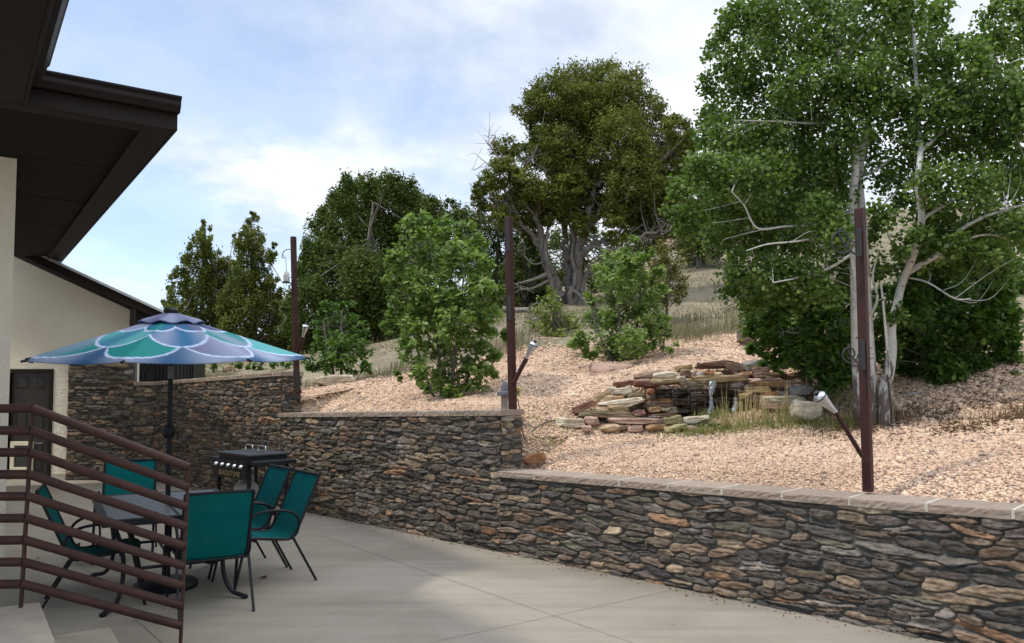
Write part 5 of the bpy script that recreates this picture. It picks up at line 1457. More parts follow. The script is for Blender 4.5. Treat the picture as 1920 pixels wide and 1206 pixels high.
def make_tree(name, label, cat, blobs, Y, spread, leafm, barkm, stems, seed, leaf=0.05, per=30, subs=14, sig=0.2, kind='juniper', aspect=0.5, tw=60, twr=0.012, group=None, shell=0.5, flatz=0.8, yshape=1.0, trunk_attr=False, up=0.5, gnarl=0.0):
    rng = np.random.default_rng(seed)
    base = stems[0][0]; b0 = at(base[0], base[1], base[2] if len(base) > 2 else Y)
    b0.z = gz(b0.x, b0.y)
    t = thing(name, label, cat, b0, 0, group)
    P, Tn, cs = blob_points(blobs, Y, spread, rng, per, subs, sig, yshape, shell, flatz)
    if kind == 'oak': V, Fc, ti = oak_cloud(P, leaf, rng, Tn)
    elif kind == 'aspen': V, Fc, ti = leaf_cloud(P, leaf, rng, 0.92, 6, 0.15, Tn, 0.3)
    else:
        V, Fc, ti = leaf_cloud(P, leaf, rng, aspect, 4, up, Tn, 0.5, droop=0.6)
    np_mesh('crown', V, Fc, leafm, t, True, kind != 'juniper', {'tint': ti})
    mb = MB(); org = []
    for st in stems:
        pts = [at(q[0], q[1], q[2] if len(q) > 2 and q[2] else Y) for q in st[:-2]]
        if st is stems[0] or st[-2] > st[-1]*1.6 and (pts[0]-b0).length < 1.0:
            pts[0].z = min(pts[0].z, gz(pts[0].x, pts[0].y) - 0.05)
        r0, r1 = pxm(st[-2], Y), pxm(st[-1], Y)
        limb(mb, pts, r0, r1, 9, gnarl, rng)
        org += curve_pts(pts, 4)[2:]
    mb_t = mb
    tr = mb_t.build('trunk', barkm, t, True, smooth=True)
    if trunk_attr:
        me = tr.data; z = np.zeros(len(me.vertices)*3, np.float32); me.vertices.foreach_get('co', z); z = z.reshape(-1, 3)[:, 2]
        a = me.attributes.new('old', 'FLOAT', 'POINT'); a.data.foreach_set('value', np.clip(1 - (z-b0.z)/1.3, 0, 1).astype(np.float32))
    if tw:
        bm_ = MB(); twigs(bm_, org, cs, twr, rng, tw)
        br = bm_.build('branches', barkm, t, True, smooth=True)
        if trunk_attr:
            a = br.data.attributes.new('old', 'FLOAT', 'POINT'); a.data.foreach_set('value', np.zeros(len(br.data.vertices), np.float32))
    return t

# --- old juniper on the rise
BJ = [(1130,160,45),(1080,165,45),(1175,180,45),(1035,185,40),(1000,200,32),(1210,215,36),(1115,215,55),(1055,235,48),(1165,255,50),(1010,240,30),(1238,262,40),(1275,285,32),(1250,320,45),(1105,300,46),
      (1035,300,34),(1195,325,46),(1140,350,40),(1095,385,30),(1290,330,28),(950,285,26),(935,325,30),(985,345,36),(908,345,20),(922,385,30),(968,395,36),(1000,425,28),(1240,395,40),(1200,420,26),(1285,405,34),(1060,400,22),(1150,430,24),(890,360,14),(1025,365,24),(1230,440,24),(1060,330,30),(1080,370,34),(1020,385,24),(1180,390,34),(1230,360,36),(1190,290,36),(1130,260,40),(1095,200,45),(960,360,24),(1150,200,40),(1205,400,30),(1255,360,34),(1030,270,34),(1000,290,30),(1220,300,34),(1265,240,26),(1290,270,24),(1075,310,34),(945,410,22),(1000,375,30),(1305,370,26),(1060,390,28),(1110,375,30),(1020,405,22),(1150,395,30),(1070,345,30),(1140,330,32),(1040,350,26),(1095,420,20),(1195,380,30),(1225,330,30)]
bj_stems = [[(1052,574,19),(1040,530,18.9),(1022,480,18.8),(1010,420,18.7),(998,365,18.6),(975,325,18.5), 13, 1.5],
            [(1060,574,19),(1066,520,19),(1060,460,19.1),(1056,400,19.2),(1050,330,19.3),(1040,250,19.4), 9, 1],
            [(1075,570,18.9),(1084,510,18.8),(1090,450,18.7),(1108,380,18.6),(1130,300,18.8),(1135,220,19), 11, 1.2],
            [(1096,440,18.7),(1130,395,18.5),(1180,345,18.4),(1225,310,18.3),(1262,285,18.3), 7, 1.5],
            [(1090,478,18.7),(1120,455,18.4),(1160,452,18.2),(1215,440,18.1),(1262,425,18.0), 6.5, 1.5],
            [(1068,520,19),(1074,460,19.4),(1080,380,19.8),(1085,300,20),(1095,220,20), 8, 2],
            [(1020,470,18.8),(985,430,18.6),(955,390,18.5),(925,370,18.4), 5, 1.5],
            [(1046,574,18.8),(1034,530,18.7),(1024,470,18.6),(1030,400,18.7), 7, 1.5],[(1070,574,18.7),(1076,520,18.7),(1072,450,18.7),(1066,380,18.7), 6, 1.2],[(1084,570,18.8),(1098,520,18.7),(1112,500,18.5),(1130,490,18.3), 6, 1.5],
            [(1120,350,18.6),(1165,290,18.5),(1195,230,18.4), 6, 2]]
BJT = make_tree('old_juniper', 'big old juniper with a broad olive crown and bare twisted grey trunks on the rise', 'tree', [(x, y, r*1.12) for x, y, r in BJ], 19, 1.1, M_L_JUN, M_BARK, bj_stems, 41, leaf=0.038, per=92, subs=38, sig=0.17, tw=300, twr=0.020, shell=0.3, flatz=0.7, aspect=0.42, up=0.2, gnarl=0.035)
def dead_limbs():
    rng = np.random.default_rng(3)
    for pts, r0 in (([(1024,515,18.7),(1000,524,18.3),(968,532,18.0)], 5), ([(1030,525,18.7),(1000,540,18.3),(975,542,18)], 3), ([(1020,492,18.7),(1000,495,18.4),(984,480,18.3),(984,462,18.3)], 2),
                    ([(1066,540,18.9),(1085,552,18.5),(1102,572,18.2)], 5), ([(960,330,18.5),(938,300,18.4),(910,262,18.4)], 2.5), ([(955,320,18.5),(930,318,18.4),(902,298,18.3)], 1.8), ([(950,310,18.5),(935,280,18.5),(928,252,18.4)], 1.6),
                    ([(1092,480,18.7),(1112,462,18.4),(1130,466,18.2),(1150,470,18)], 4), ([(1000,400,18.6),(975,375,18.4),(940,350,18.3)], 2.2)):
        mb = MB(); P = [at(*p) for p in pts]; limb(mb, P, pxm(r0, 18.6), 0.008, 6)
        for k in range(5):
            q = P[-1] + (P[-2]-P[-1])*rng.uniform(0, 0.8); limb(mb, [q, q + Vector(rng.normal(size=3))*0.12 + (P[-1]-P[0]).normalized()*0.12, q + Vector(rng.normal(size=3))*0.22 + (P[-1]-P[0]).normalized()*0.25], 0.008, 0.003, 4)
        mb.build('dead_limb', M_DEAD, BJT, True, smooth=True)
dead_limbs()

# --- other junipers
def jun(label, blobs, Y, spread, stem, seed, m=M_L_JUND, **k):
    kw = dict(leaf=0.046, per=85, subs=34, sig=0.19, tw=60, twr=0.022, shell=0.3, flatz=1.35, aspect=0.38, up=0.2); kw.update(k)
    return make_tree('juniper_tree', label, 'tree', blobs, Y, spread, m, M_BARK, stem, seed, group='junipers behind the patio', **kw)
J1 = [(385,424,9),(383,440,13),(376,458,17),(392,470,16),(356,468,8),(360,490,19),(385,500,24),(405,500,15),(342,520,17),(370,535,28),(402,535,22),(326,548,13),(345,565,26),(380,575,30),(410,580,24),(318,575,11),(325,600,22),(360,615,30),(400,620,30),(330,645,24),(370,655,28),(410,660,24)]
J2 = [(472,402,6),(471,416,11),(468,434,15),(458,452,17),(482,452,16),(444,444,7),(470,475,24),(445,485,14),(496,482,16),(514,462,5),(512,482,9),(455,520,25),(490,525,25),(515,530,12),(440,560,24),(475,570,30),(505,580,24),(450,615,30),(490,625,32),(525,620,22),(440,655,26),(480,665,30),(525,660,24)]
J1 += [(420,498,16),(430,528,22),(428,545,20),(432,580,26),(430,620,32),(425,655,34),(322,640,20),(316,610,13),(340,600,24)]
J2 += [(432,590,20),(432,640,28),(535,600,18),(540,640,24),(500,560,26),(528,560,16)]
jun('slender juniper with a pointed double top, farthest left against the sky', [(x, y, r*1.25) for x, y, r in J1], 24, 0.7, [[(378,690,24),(378,600,24),(382,500,24),(385,430,24), 6, 1.5]], 51, M_L_JUNL, subs=36, sig=0.15)
jun('slender taller pointed juniper standing just left of the far brown post', [(x, y, r*1.22) for x, y, r in J2], 23, 0.7, [[(478,690,23),(476,600,23),(472,500,23),(471,410,23), 6, 1.5]], 52, M_L_JUNL, subs=36, sig=0.15)
J3 = [(655,350,22),(690,352,26),(730,352,26),(762,362,24),(640,378,26),(675,395,38),(725,395,42),(775,395,38),(812,395,22),(618,400,20),(610,430,28),(650,450,45),(715,455,52),(780,450,48),(825,430,28),(590,470,26),(620,500,40),(690,520,52),(760,520,52),(815,490,36),(578,510,26),(580,555,34),(630,570,46),(700,590,52),(770,585,48),(570,610,36),(620,630,42),(690,645,44),(760,640,40),(548,575,18),(590,660,30),(720,670,40),(800,660,36),(650,685,34),(840,630,34),(830,570,36)]
jun('wide dense dark juniper behind the leafy shrubs, left of centre', J3, 20, 1.3, [[(690,690,20),(688,600,20),(690,480,20),(700,380,20), 12, 2]], 53, subs=56)
J4 = [(850,398,22),(840,378,10),(872,415,24),(900,425,30),(880,470,36),(935,440,30),(965,440,30),(940,490,42),(985,480,36),(900,520,40),(960,540,42),(1005,520,30),(880,570,40),(935,590,42),(985,585,34),(1000,570,36),(985,615,26),(1028,548,28),(960,630,24)]
jun('dark shaded juniper filling the gap left of the old juniper trunks', J4, 23.5, 0.9, [[(930,620,23.5),(930,540,23.5),(935,440,23.5), 9, 2]], 54)
J5 = [(1275,440,26),(1300,440,28),(1330,420,30),(1300,475,22),(1355,440,28),(1330,465,20)]
jun('small dark juniper on the hill right of the old juniper', [(x, y, r*1.3) for x, y, r in J5], 27, 0.8, [[(1310,492,27),(1312,460,27),(1315,430,27), 6, 2]], 55)
J6 = [(1370,300,46),(1420,280,48),(1480,290,50),(1340,350,44),(1400,360,55),(1470,360,55),(1540,330,50),(1360,410,45),(1430,420,50),(1510,410,50),(1560,400,40)]
jun('dark juniper hidden behind the left aspen crown', J6, 22, 1.2, [[(1440,520,22),(1440,440,22),(1440,330,22), 10, 2]], 56)

J7 = [(1010,470,30),(1050,450,26),(1100,440,26),(1140,470,30),(1190,460,26),(1080,500,36),(1020,520,36),(1130,520,34),(1180,500,30),(1230,470,24)]
jun('dark juniper standing behind the trunks of the old juniper', J7, 25, 0.8, [[(1090,560,25),(1090,500,25),(1095,440,25), 8, 2]], 57)

J8 = [(965,520,26),(992,556,26),(958,578,28),(1008,505,22),(985,470,22),(940,560,22),(1020,560,20),(975,600,22)]
jun('low dark juniper in the shade just left of the old juniper trunks', J8, 19.6, 0.5, [[(978,622,19.6),(978,570,19.6),(985,490,19.6), 5, 1.5]], 58, aspect=0.42)

# --- shrubs
def oak(label, blobs, Y, spread, stems, seed, m=M_L_OAK, name='oak_shrub', **k):
    kw = dict(leaf=0.043, per=24, subs=30, sig=0.19, kind='oak', tw=70, twr=0.010, shell=0.25, flatz=0.9); kw.update(k)
    return make_tree(name, label, 'shrub', blobs, Y, spread, m, M_TWIG, stems, seed, group='leafy shrubs on the slope', **kw)
S2 = [(768,418,22),(795,428,26),(780,450,28),(840,440,28),(870,432,20),(892,452,24),(750,482,26),(800,490,38),(858,490,38),(905,500,26),(735,525,22),(780,545,38),(840,550,42),(895,550,34),(930,545,16),(742,580,24),(790,600,38),(850,605,42),(908,600,32),(940,625,14),(725,615,14),(770,650,26),(825,655,34),(885,655,30),(925,665,20),(780,690,26),(830,705,32),(885,705,32),(920,700,16),(748,703,10),(800,735,20),(850,740,22),(885,738,14)]
oak('tall bushy oak shrub with pale new leaf tips in front of the dark juniper', S2, 10.9, 0.5,
    [[(828,762,10.9),(826,700,10.9),(815,600,10.9),(800,480,10.9), 4, 1.2],[(842,762,10.8),(850,690,10.7),(862,600,10.6),(872,480,10.6), 4, 1.2],[(852,760,11),(885,690,11.1),(905,620,11.2),(915,540,11.2), 3, 1],[(820,762,11),(790,680,11.1),(770,600,11.1),(752,500,11.1), 3, 1]], 61)
S1 = [(622,582,20),(650,570,14),(640,600,26),(608,612,22),(668,612,22),(640,640,30),(598,645,22),(676,650,22),(690,680,12),(620,672,26),(655,680,26),(585,680,20),(690,692,10)]
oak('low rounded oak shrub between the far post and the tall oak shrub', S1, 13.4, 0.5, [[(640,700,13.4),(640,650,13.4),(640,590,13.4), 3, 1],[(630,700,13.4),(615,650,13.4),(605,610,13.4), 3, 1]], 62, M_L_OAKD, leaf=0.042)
S3 = [(1185,450,10),(1178,470,16),(1150,488,22),(1205,480,20),(1130,510,20),(1180,510,30),(1225,515,20),(1150,540,32),(1200,550,34),(1112,560,18),(1240,545,16),(1165,585,36),(1215,595,32),(1120,600,26),(1250,612,20),(1090,635,22),(1135,640,30),(1185,640,34),(1230,640,24),(1262,650,12),(1105,660,16),(1160,670,24),(1205,672,20),(1075,650,12)]
oak('bright green spreading oak shrub in front of the old juniper trunks', [(x, y, r*1.0) for x, y, r in S3], 12.3, 0.7,
    [[(1165,690,12.2),(1162,620,12.2),(1160,520,12.2), 3.5, 1],[(1178,690,12.3),(1195,610,12.3),(1205,500,12.3), 3.5, 1],[(1155,690,12.3),(1125,630,12.3),(1110,580,12.3), 3, 1],[(1190,690,12.2),(1225,640,12.2),(1255,620,12.2), 3, 1]], 63)
Y1 = [(1035,552,14),(1025,580,22),(1055,590,22),(1010,600,18),(1040,615,26),(1068,615,20),(1020,630,20),(1055,640,22),(1080,640,14)]
oak('yellow green bush at the foot of the old juniper', [(x, y, r*1.3) for x, y, r in Y1], 15.0, 0.5, [[(1045,655,15),(1042,610,15),(1036,560,15), 3, 1]], 64, M_L_YEL, 'yellow_bush', leaf=0.036)
O1 = [(1235,475,18),(1262,490,18),(1240,515,22),(1268,525,18),(1255,550,20),(1228,548,20),(1275,555,10)]
make_tree('olive_bush', 'olive brown feathery bush behind the centre oak shrub', 'shrub', [(x, y, r*1.35) for x, y, r in O1], 15.6, 0.4, M_L_OLIVE, M_TWIG, [[(1250,585,15.6),(1250,540,15.6),(1252,490,15.6), 3, 1]], 65, leaf=0.035, per=50, subs=30, sig=0.2, kind='juniper', aspect=0.35, tw=40, twr=0.01, group='leafy shrubs on the slope')
U1 = [(1425,565,28),(1475,555,36),(1530,555,38),(1585,575,36),(1430,610,32),(1490,615,42),(1550,625,42),(1590,640,36),(1450,655,26),(1505,670,34),(1560,690,36),(1595,700,26),(1410,655,12),(1432,690,10),(1460,688,12),(1545,660,30)]
oak('deep green shaded oak thicket left of the white trunks, over the waterfall', [(x, y, r*1.12) for x, y, r in U1], 9.9, 0.5,
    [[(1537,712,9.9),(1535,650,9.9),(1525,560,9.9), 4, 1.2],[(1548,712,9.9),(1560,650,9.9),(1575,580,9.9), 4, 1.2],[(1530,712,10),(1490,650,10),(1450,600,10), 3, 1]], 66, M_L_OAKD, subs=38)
U2 = [(1720,480,26),(1770,475,28),(1830,485,28),(1880,500,26),(1895,540,26),(1740,440,24),(1800,440,26),(1860,460,26),(1890,600,26),(1890,665,22),(1650,600,28),(1650,560,22),(1660,660,26),(1710,520,34),(1765,515,38),(1825,525,38),(1870,545,28),(1700,570,36),(1760,580,48),(1830,590,46),(1885,590,24),(1705,630,38),(1765,645,46),(1835,640,42),(1885,635,24),(1725,690,34),(1780,705,34),(1830,690,26),(1690,680,26),(1880,710,14),(1900,706,12),(1800,730,14)]
oak('large dark oak thicket at the right edge behind the right white trunk', [(x, y, r*1.12) for x, y, r in U2], 9.6, 0.6,
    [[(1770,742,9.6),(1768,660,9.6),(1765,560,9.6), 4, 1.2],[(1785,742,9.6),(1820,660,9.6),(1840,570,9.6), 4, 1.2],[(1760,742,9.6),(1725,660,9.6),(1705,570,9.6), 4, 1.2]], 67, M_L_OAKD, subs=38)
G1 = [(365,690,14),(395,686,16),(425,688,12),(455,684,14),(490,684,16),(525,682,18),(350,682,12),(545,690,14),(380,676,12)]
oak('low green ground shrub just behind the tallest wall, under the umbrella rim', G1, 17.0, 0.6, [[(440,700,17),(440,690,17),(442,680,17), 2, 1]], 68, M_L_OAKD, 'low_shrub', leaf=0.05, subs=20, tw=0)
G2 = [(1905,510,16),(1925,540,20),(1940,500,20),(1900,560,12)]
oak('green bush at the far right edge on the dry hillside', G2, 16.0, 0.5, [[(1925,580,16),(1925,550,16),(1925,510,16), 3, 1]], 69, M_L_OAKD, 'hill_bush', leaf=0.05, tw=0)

# --- aspens
A1 = [(1385,25,36),(1440,15,46),(1505,15,50),(1570,15,50),(1640,10,50),(1700,15,44),(1360,60,26),(1410,75,44),(1475,80,50),(1545,80,50),(1615,80,50),(1680,70,46),(1335,95,22),(1372,120,36),(1430,140,48),(1500,145,50),(1570,145,50),(1640,140,50),(1700,120,36),(1330,160,22),(1385,190,46),(1455,205,50),(1530,210,50),(1600,210,46),(1660,200,44),
      (1335,215,26),(1320,255,26),(1370,260,46),(1440,270,50),(1515,275,50),(1585,280,44),(1310,310,32),(1360,325,46),(1430,335,50),(1505,340,50),(1570,340,40),(1280,360,30),(1330,385,42),(1400,395,46),(1470,400,48),(1540,405,42),(1258,395,16),(1285,415,30),(1350,440,40),(1420,455,44),(1490,460,44),(1555,465,36),(1735,55,40),(1755,105,34),(1770,20,26),(1745,150,34),(1385,510,36),(1440,515,38),(1510,520,38),(1370,545,22),(1420,540,34),(1480,550,34),(1540,540,34),(1580,520,30),(1570,440,34),(1600,480,26),(1650,330,34),(1640,270,36),(1655,400,26),(1410,570,26)]
a1_stems = [[(1613,790,8.6),(1607,700,8.6),(1604,600,8.5),(1602,480,8.48),(1599,380,8.38),(1604,300,8.28),(1588,230,8.32),(1581,190,8.34),(1572,140,8.34),(1569,80,8.36),(1558,20,8.38),(1559,-30,8.4),(1556,-110,8.6), 9.5, 3.2],
            [(1640,795,8.5),(1634,700,8.5),(1625,560,8.5),(1618,420,8.5),(1612,330,8.5),(1625,240,8.6),(1650,150,8.7),(1665,40,8.8), 10, 4],
            [(1602,440,8.6),(1560,440,8.3),(1500,452,8.0),(1440,458,7.9),(1400,470,7.8), 2.6, 0.8],
            [(1600,395,8.6),(1540,420,8.4),(1470,425,8.2),(1420,428,8.1),(1395,385,8.0),(1372,360,7.9), 2.8, 0.8],
            [(1602,330,8.6),(1555,350,8.9),(1500,330,9.1),(1440,330,9.2),(1380,300,9.3), 3.2, 1],
            [(1592,230,8.6),(1530,232,8.4),(1460,228,8.3),(1376,226,8.2), 3, 1],
            [(1585,190,8.6),(1530,150,8.8),(1470,120,9),(1420,90,9), 3.4, 1],
            [(1575,150,8.6),(1600,90,8.4),(1640,40,8.3), 3.5, 1.2],
            [(1568,100,8.6),(1530,40,8.6),(1490,-20,8.7), 3.2, 1.2],
            [(1606,470,8.6),(1560,500,8.3),(1500,520,8.1),(1450,530,8.0), 3, 1],
            [(1612,330,8.5),(1640,320,8.4),(1690,280,8.3),(1720,240,8.3), 3, 1],
            [(1628,600,8.5),(1645,560,8.3),(1636,520,8.3),(1648,470,8.2), 3, 1.2]]
make_tree('aspen_tree', 'left aspen with two straight white trunks and a tall rustling green crown', 'tree', A1, 8.6, 0.75, M_L_ASPEN, M_ASPEN, a1_stems, 71, leaf=0.0215, per=27, subs=26, sig=0.27, kind='aspen', tw=70, twr=0.006, group='white barked aspens', shell=0.2, flatz=1.0, trunk_attr=True)
A2 = [(1835,85,34),(1862,70,30),(1885,110,40),(1825,130,40),(1790,165,44),(1850,180,48),(1905,175,46),(1750,205,44),(1810,230,50),(1875,240,50),(1935,235,44),(1715,255,40),(1770,280,48),(1835,295,50),(1900,300,48),(1700,320,36),(1755,345,44),(1820,355,48),(1885,360,46),(1935,350,40),(1700,385,28),(1760,400,34),(1830,415,38),(1895,420,36),(1720,440,24),(1790,460,26),(1850,470,26),(1905,20,22),(1890,-20,30),(1940,60,40),(1690,460,22),(1960,150,50),(1700,180,34),(1680,590,16),(1700,600,14),(1765,425,34),(1840,450,36),(1900,470,36),(1745,480,24),(1800,500,28),(1870,505,30),(1930,440,40),(1640,440,26),(1650,500,24),(1790,95,30),(1735,400,26),(1930,10,44),(1860,30,26)]
a2_stems = [[(1657,790,8.4),(1659,735,8.4),(1668,690,8.4),(1672,650,8.4),(1671,615,8.4),(1681,575,8.4),(1690,535,8.4),(1712,480,8.2),(1728,415,8.0),(1721,340,7.85),(1726,280,8.0),(1720,200,8.15),(1716,110,8.25),(1710,10,8.3), 11, 3],
            [(1695,515,8.4),(1735,492,8.2),(1775,465,8.0),(1800,432,7.9),(1850,405,7.8),(1925,382,7.7), 6.5, 1.8],
            [(1726,285,8.0),(1755,258,8.05),(1790,222,8.15),(1830,165,8.3),(1860,100,8.5), 3.6, 1],
            [(1728,415,8.0),(1745,400,8.0),(1800,370,8.1),(1860,350,8.8),(1915,330,8.9), 4, 1.2],
            [(1720,330,8.4),(1690,350,8.6),(1660,380,8.7),(1640,400,8.8), 3, 1],
            [(1722,230,8.4),(1755,190,8.2),(1790,140,8.1), 3, 1],
            [(1705,500,8.4),(1690,480,8.2),(1665,440,8.1),(1668,400,8.0), 2.8, 1],
            [(1700,520,8.4),(1740,530,8.1),(1790,560,7.9),(1820,560,7.8), 2, 0.8],
            [(1672,625,8.4),(1655,560,8.2),(1648,530,8.2), 3, 1],
            [(1780,462,8.0),(1850,440,8.1),(1920,460,8.2), 2.5, 1]]
make_tree('aspen_tree', 'right aspen with one leaning forked white trunk and bare lower branches', 'tree', A2, 8.3, 0.7, M_L_ASPEN, M_ASPEN, a2_stems, 72, leaf=0.0215, per=24, subs=26, sig=0.27, kind='aspen', tw=70, twr=0.006, group='white barked aspens', shell=0.2, flatz=1.0, trunk_attr=True)

# --- fallen logs under the old juniper
def logs():
    for k, (a, b, r, lab) in enumerate((((968, 582, 17.4), (1010, 586, 17.2), 6, 'thick grey log lying left of the old juniper, topmost of the pile'), ((965, 612, 17), (1012, 598, 16.8), 4, 'grey log slanting in the middle of the dead wood pile'), ((968, 622, 16.8), (1015, 614, 16.6), 3, 'thin grey log at the bottom of the dead wood pile'))):
        A, B = at(*a), at(*b)
        t = thing('dead_log', lab, 'log', (A+B)/2, 0, 'dead wood by the old juniper')
        mb = MB(); d = (B-A); limb(mb, [A - d*0.6, A, (A+B)/2 + Vector((0, 0, 0.03)), B + d*0.1], pxm(r, 17), pxm(r, 17)*0.7, 9); mb.build('log', M_DEAD, t, True, smooth=True)
        mb = MB(); limb(mb, [(A+B)/2, (A+B)/2 + Vector((0.1, -0.15, 0.12)), (A+B)/2 + Vector((0.3, -0.2, 0.18))], 0.02, 0.006, 6); mb.build('snag', M_DEAD, t, True, smooth=True)
logs()

# ------------------------------------------------------------------ grasses and litter
def blades(name, P, h, w, rng, m, lean=0.35, label='', cat='grass', tint=0.4):
    n = len(P)
    a = rng.uniform(0, 2*PI, n); dirv = np.stack([np.cos(a), np.sin(a), np.zeros(n)], -1)
    b = rng.uniform(0, 2*PI, n); ln = np.stack([np.cos(b), np.sin(b), np.zeros(n)], -1)*(np.abs(rng.normal(0, lean, n))*h)[:, None]
    up = np.zeros((n, 3)); up[:, 2] = h
    W = w*rng.uniform(0.6, 1.3, n)[:, None]
    v0, v1 = P - dirv*W, P + dirv*W
    mid = P + up*0.55 + ln*0.35
    m0, m1 = mid - dirv*W*0.8, mid + dirv*W*0.8
    tip = P + up*(1-0.15*rng.random(n))[:, None] + ln
    V = np.stack([v0, v1, m0, m1, tip], 1).reshape(-1, 3)
    o5 = (np.arange(n)*5)[:, None]
    Fc = np.concatenate([o5 + np.array([0, 1, 3]), o5 + np.array([0, 3, 2]), o5 + np.array([2, 3, 4])])
    o = np_mesh(name, V, Fc, m, None, True, False, {'tint': np.repeat(rng.uniform(0, tint, n), 5)})
    return tag(o, label, cat, kind='stuff')
def scatter_px(spots, n, rng):
    """spots (px, py, Y, spread metres along x, along y) -> ground points"""
    k = len(spots); out = []
    for (px, py, Y, sx, sy) in spots:
        p = at(px, py, Y); x = p.x + rng.normal(0, sx, n); y = p.y + rng.normal(0, sy, n); out.append(np.stack([x, y], -1))
    q = np.concatenate(out); return np.stack([q[:, 0], q[:, 1], ground_z(q[:, 0], q[:, 1])-0.01], -1)
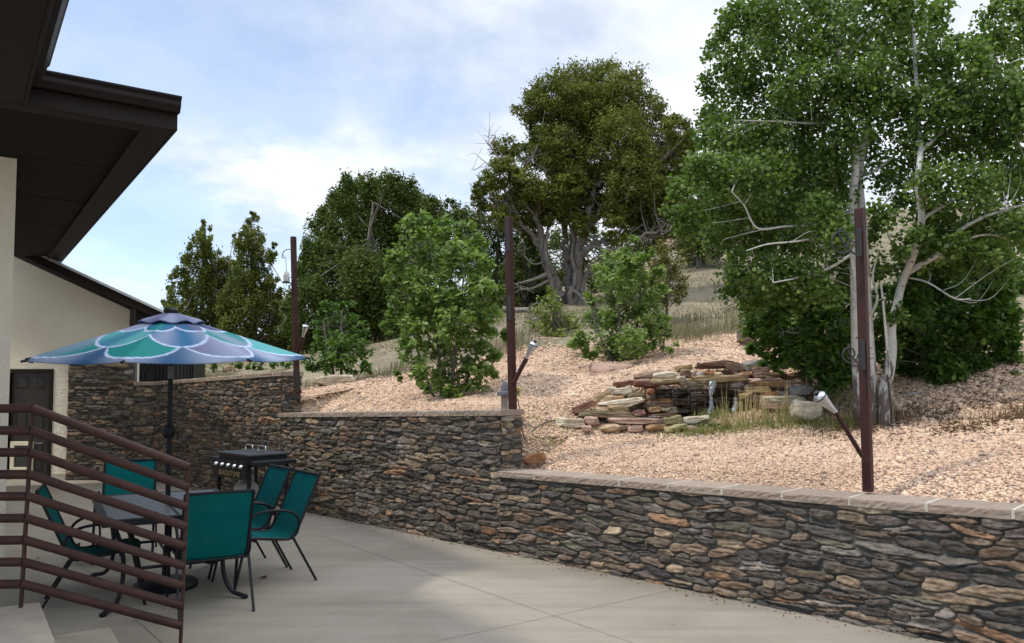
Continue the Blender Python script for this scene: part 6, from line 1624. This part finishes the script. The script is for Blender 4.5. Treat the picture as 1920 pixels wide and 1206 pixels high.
def grasses():
    rng = np.random.default_rng(91)
    # tall straw by the waterfall
    P = scatter_px([(1390,800,9.1,.06,.05),(1415,798,9.1,.08,.05),(1445,800,9.1,.08,.05),(1470,800,9.05,.07,.05),(1360,802,9.15,.05,.05)], 30, rng)
    blades('tall_grass', P, rng.uniform(0.25, 0.62, len(P)), 0.0042, rng, M_STRAW, 0.16, 'tall straw coloured grass standing in front of the waterfall')
    # green and straw tufts round the pool
    P = scatter_px([(1300,810,9.2,.18,.05),(1350,808,9.2,.16,.06),(1400,812,9.0,.2,.08),(1480,812,8.9,.2,.10),(1550,815,8.7,.22,.12),(1600,815,8.6,.15,.1),(1340,788,9.6,.12,.05),(1500,790,9.3,.2,.1),(1560,770,9.6,.2,.2)], 210, rng)
    blades('green_tufts', P, rng.uniform(0.05, 0.20, len(P)), 0.0038, rng, M_GREENGRASS, 0.7, 'short green and straw grass round the foot of the waterfall')
    # sparse weeds in the gravel on the left of the waterfall
    P = scatter_px([(1010,800,9.4,.25,.1),(1040,800,9.5,.2,.08),(990,812,9.2,.15,.08),(1030,770,10,.3,.15),(1010,830,9,.15,.12),(690,742,12,.3,.2)], 110, rng)
    blades('sparse_weeds', P, rng.uniform(0.03, 0.09, len(P)), 0.003, rng, M_GREENGRASS, 0.7, 'sparse low weeds in the gravel left of the waterfall')
    # dry grass on the hill
    N = 90000
    px = rng.uniform(250, 2050, N); Y = rng.uniform(12, 40, N)
    X = (px-960)/F*Y
    g = gravel_mask(X, Y); keep = (g < 0.4) & (fbm(X*0.8, Y*0.8, 44, 3) > 0.47) & (rng.random(N) < np.clip(12/Y, 0.25, 1))
    X, Y = X[keep], Y[keep]
    P = np.stack([X, Y, ground_z(X, Y)-0.01], -1)
    h = rng.uniform(0.07, 0.26, len(P))*(0.6+0.8*fbm(X*0.5, Y*0.5, 17, 2))
    blades('hill_grass', P, h, 0.005, rng, M_HILL, 0.6, 'dry straw grass over the hillside behind the gravel')
    # low grey green scrub dotted over the hill
    q = 150; sx = rng.uniform(250, 2000, q); sy = rng.uniform(15, 36, q); X = (sx-960)/F*sy
    ok = gravel_mask(X, sy) < 0.1; X, Y2 = X[ok], sy[ok]
    C = np.stack([X, Y2, ground_z(X, Y2)+0.06], -1); m = 90
    P = (C[:, None, :] + rng.normal(size=(len(C), m, 3))*(np.array([0.22, 0.22, 0.09])*rng.uniform(0.5, 1.2, (len(C), 1, 1)))).reshape(-1, 3)
    V, Fc, ti = leaf_cloud(P, 0.035, rng, 0.35, 4, 0.3, np.repeat(rng.uniform(0, .4, len(C)), m))
    tag(np_mesh('hill_scrub', V, Fc, M_SCRUB, None, True, False, {'tint': ti}), 'low grey green scrub dotted over the dry hillside', 'scrub', kind='stuff')
    # a belt of longer grass at the gravel's upper edge
    P = scatter_px([(1300,628,14.2,.5,.25),(1350,622,14.6,.5,.3),(1280,640,13.6,.3,.2),(1400,610,15,.4,.3),(960,655,14,.2,.3),(770,690,13.8,.4,.3),(1265,600,15,.3,.4)], 520, rng)
    blades('edge_grass', P, rng.uniform(0.08, 0.28, len(P)), 0.004, rng, M_HILL, 0.5, 'longer dry grass along the upper edge of the gravel')
    # litter of leaves and straw under the aspens
    P = scatter_px([(1640,800,8.5,.35,.2),(1720,790,8.6,.4,.3),(1800,770,8.8,.5,.3),(1880,820,7.6,.4,.25),(1560,740,9.8,.35,.3),(1500,720,10.3,.3,.2),(1840,740,9.2,.4,.3),(1780,800,8.0,.5,.3),(1880,770,7.8,.4,.3)], 800, rng)
    V, Fc, ti = leaf_cloud(P + np.array([0, 0, 0.025]), 0.017, rng, 0.6, 5, 1.6, rng.uniform(0, .4, len(P)))
    o = np_mesh('leaf_litter', V, Fc, M_LITTER, None, True, False, {'tint': ti}); tag(o, 'brown leaf litter on the gravel under the aspens', 'leaf litter', kind='stuff')
    P = scatter_px([(1620,800,8.5,.3,.15),(1700,800,8.4,.3,.2),(1660,790,8.6,.15,.1),(1890,815,7.6,.25,.15),(1580,790,8.9,.2,.2),(1540,750,9.7,.25,.25)], 300, rng)
    blades('shade_straw', P, rng.uniform(0.05, 0.22, len(P)), 0.003, rng, M_LITTER, 0.6, 'brown dead grass round the white trunks')
grasses()
def wall_foot():
    rng = np.random.default_rng(77); n = 420
    q = rng.uniform(-7, 4.5, n); t = -0.06 - np.abs(rng.normal(0, 0.07, n))
    P = np.stack([K2.x + WD.x*q + WN.x*t, K2.y + WD.y*q + WN.y*t, np.full(n, 0.006)], -1)
    V, Fc, ti = leaf_cloud(P, 0.0085, rng, 0.6, 5, 1.5, rng.uniform(0, .4, n), 0.6)
    o = np_mesh('wall_foot_debris', V, Fc, M_LITTER, None, True, False, {'tint': ti}); tag(o, 'crumbs of leaf and grit along the foot of the stone wall', 'debris', kind='stuff')
wall_foot()

# dead leaves blown onto the patio
def dead_leaves():
    rng = np.random.default_rng(12)
    for (px, py, lab) in ((68, 1048, 'curled brown dead leaf on the concrete behind the railing'), (492, 1085, 'tiny brown dead leaf on the concrete by the teal chair')):
        p = onz(px, py); P = np.array([[p.x, p.y, 0.015], [p.x+.02, p.y+.01, 0.014]])
        V, Fc, ti = leaf_cloud(P, 0.03, rng, 0.5, 6, 2.0, np.zeros(2)); 
        o = np_mesh('dead_leaf', V, Fc, M_LITTER, None, True, False, {'tint': ti}); tag(o, lab, 'leaf', 'dead leaves on the patio')
dead_leaves()
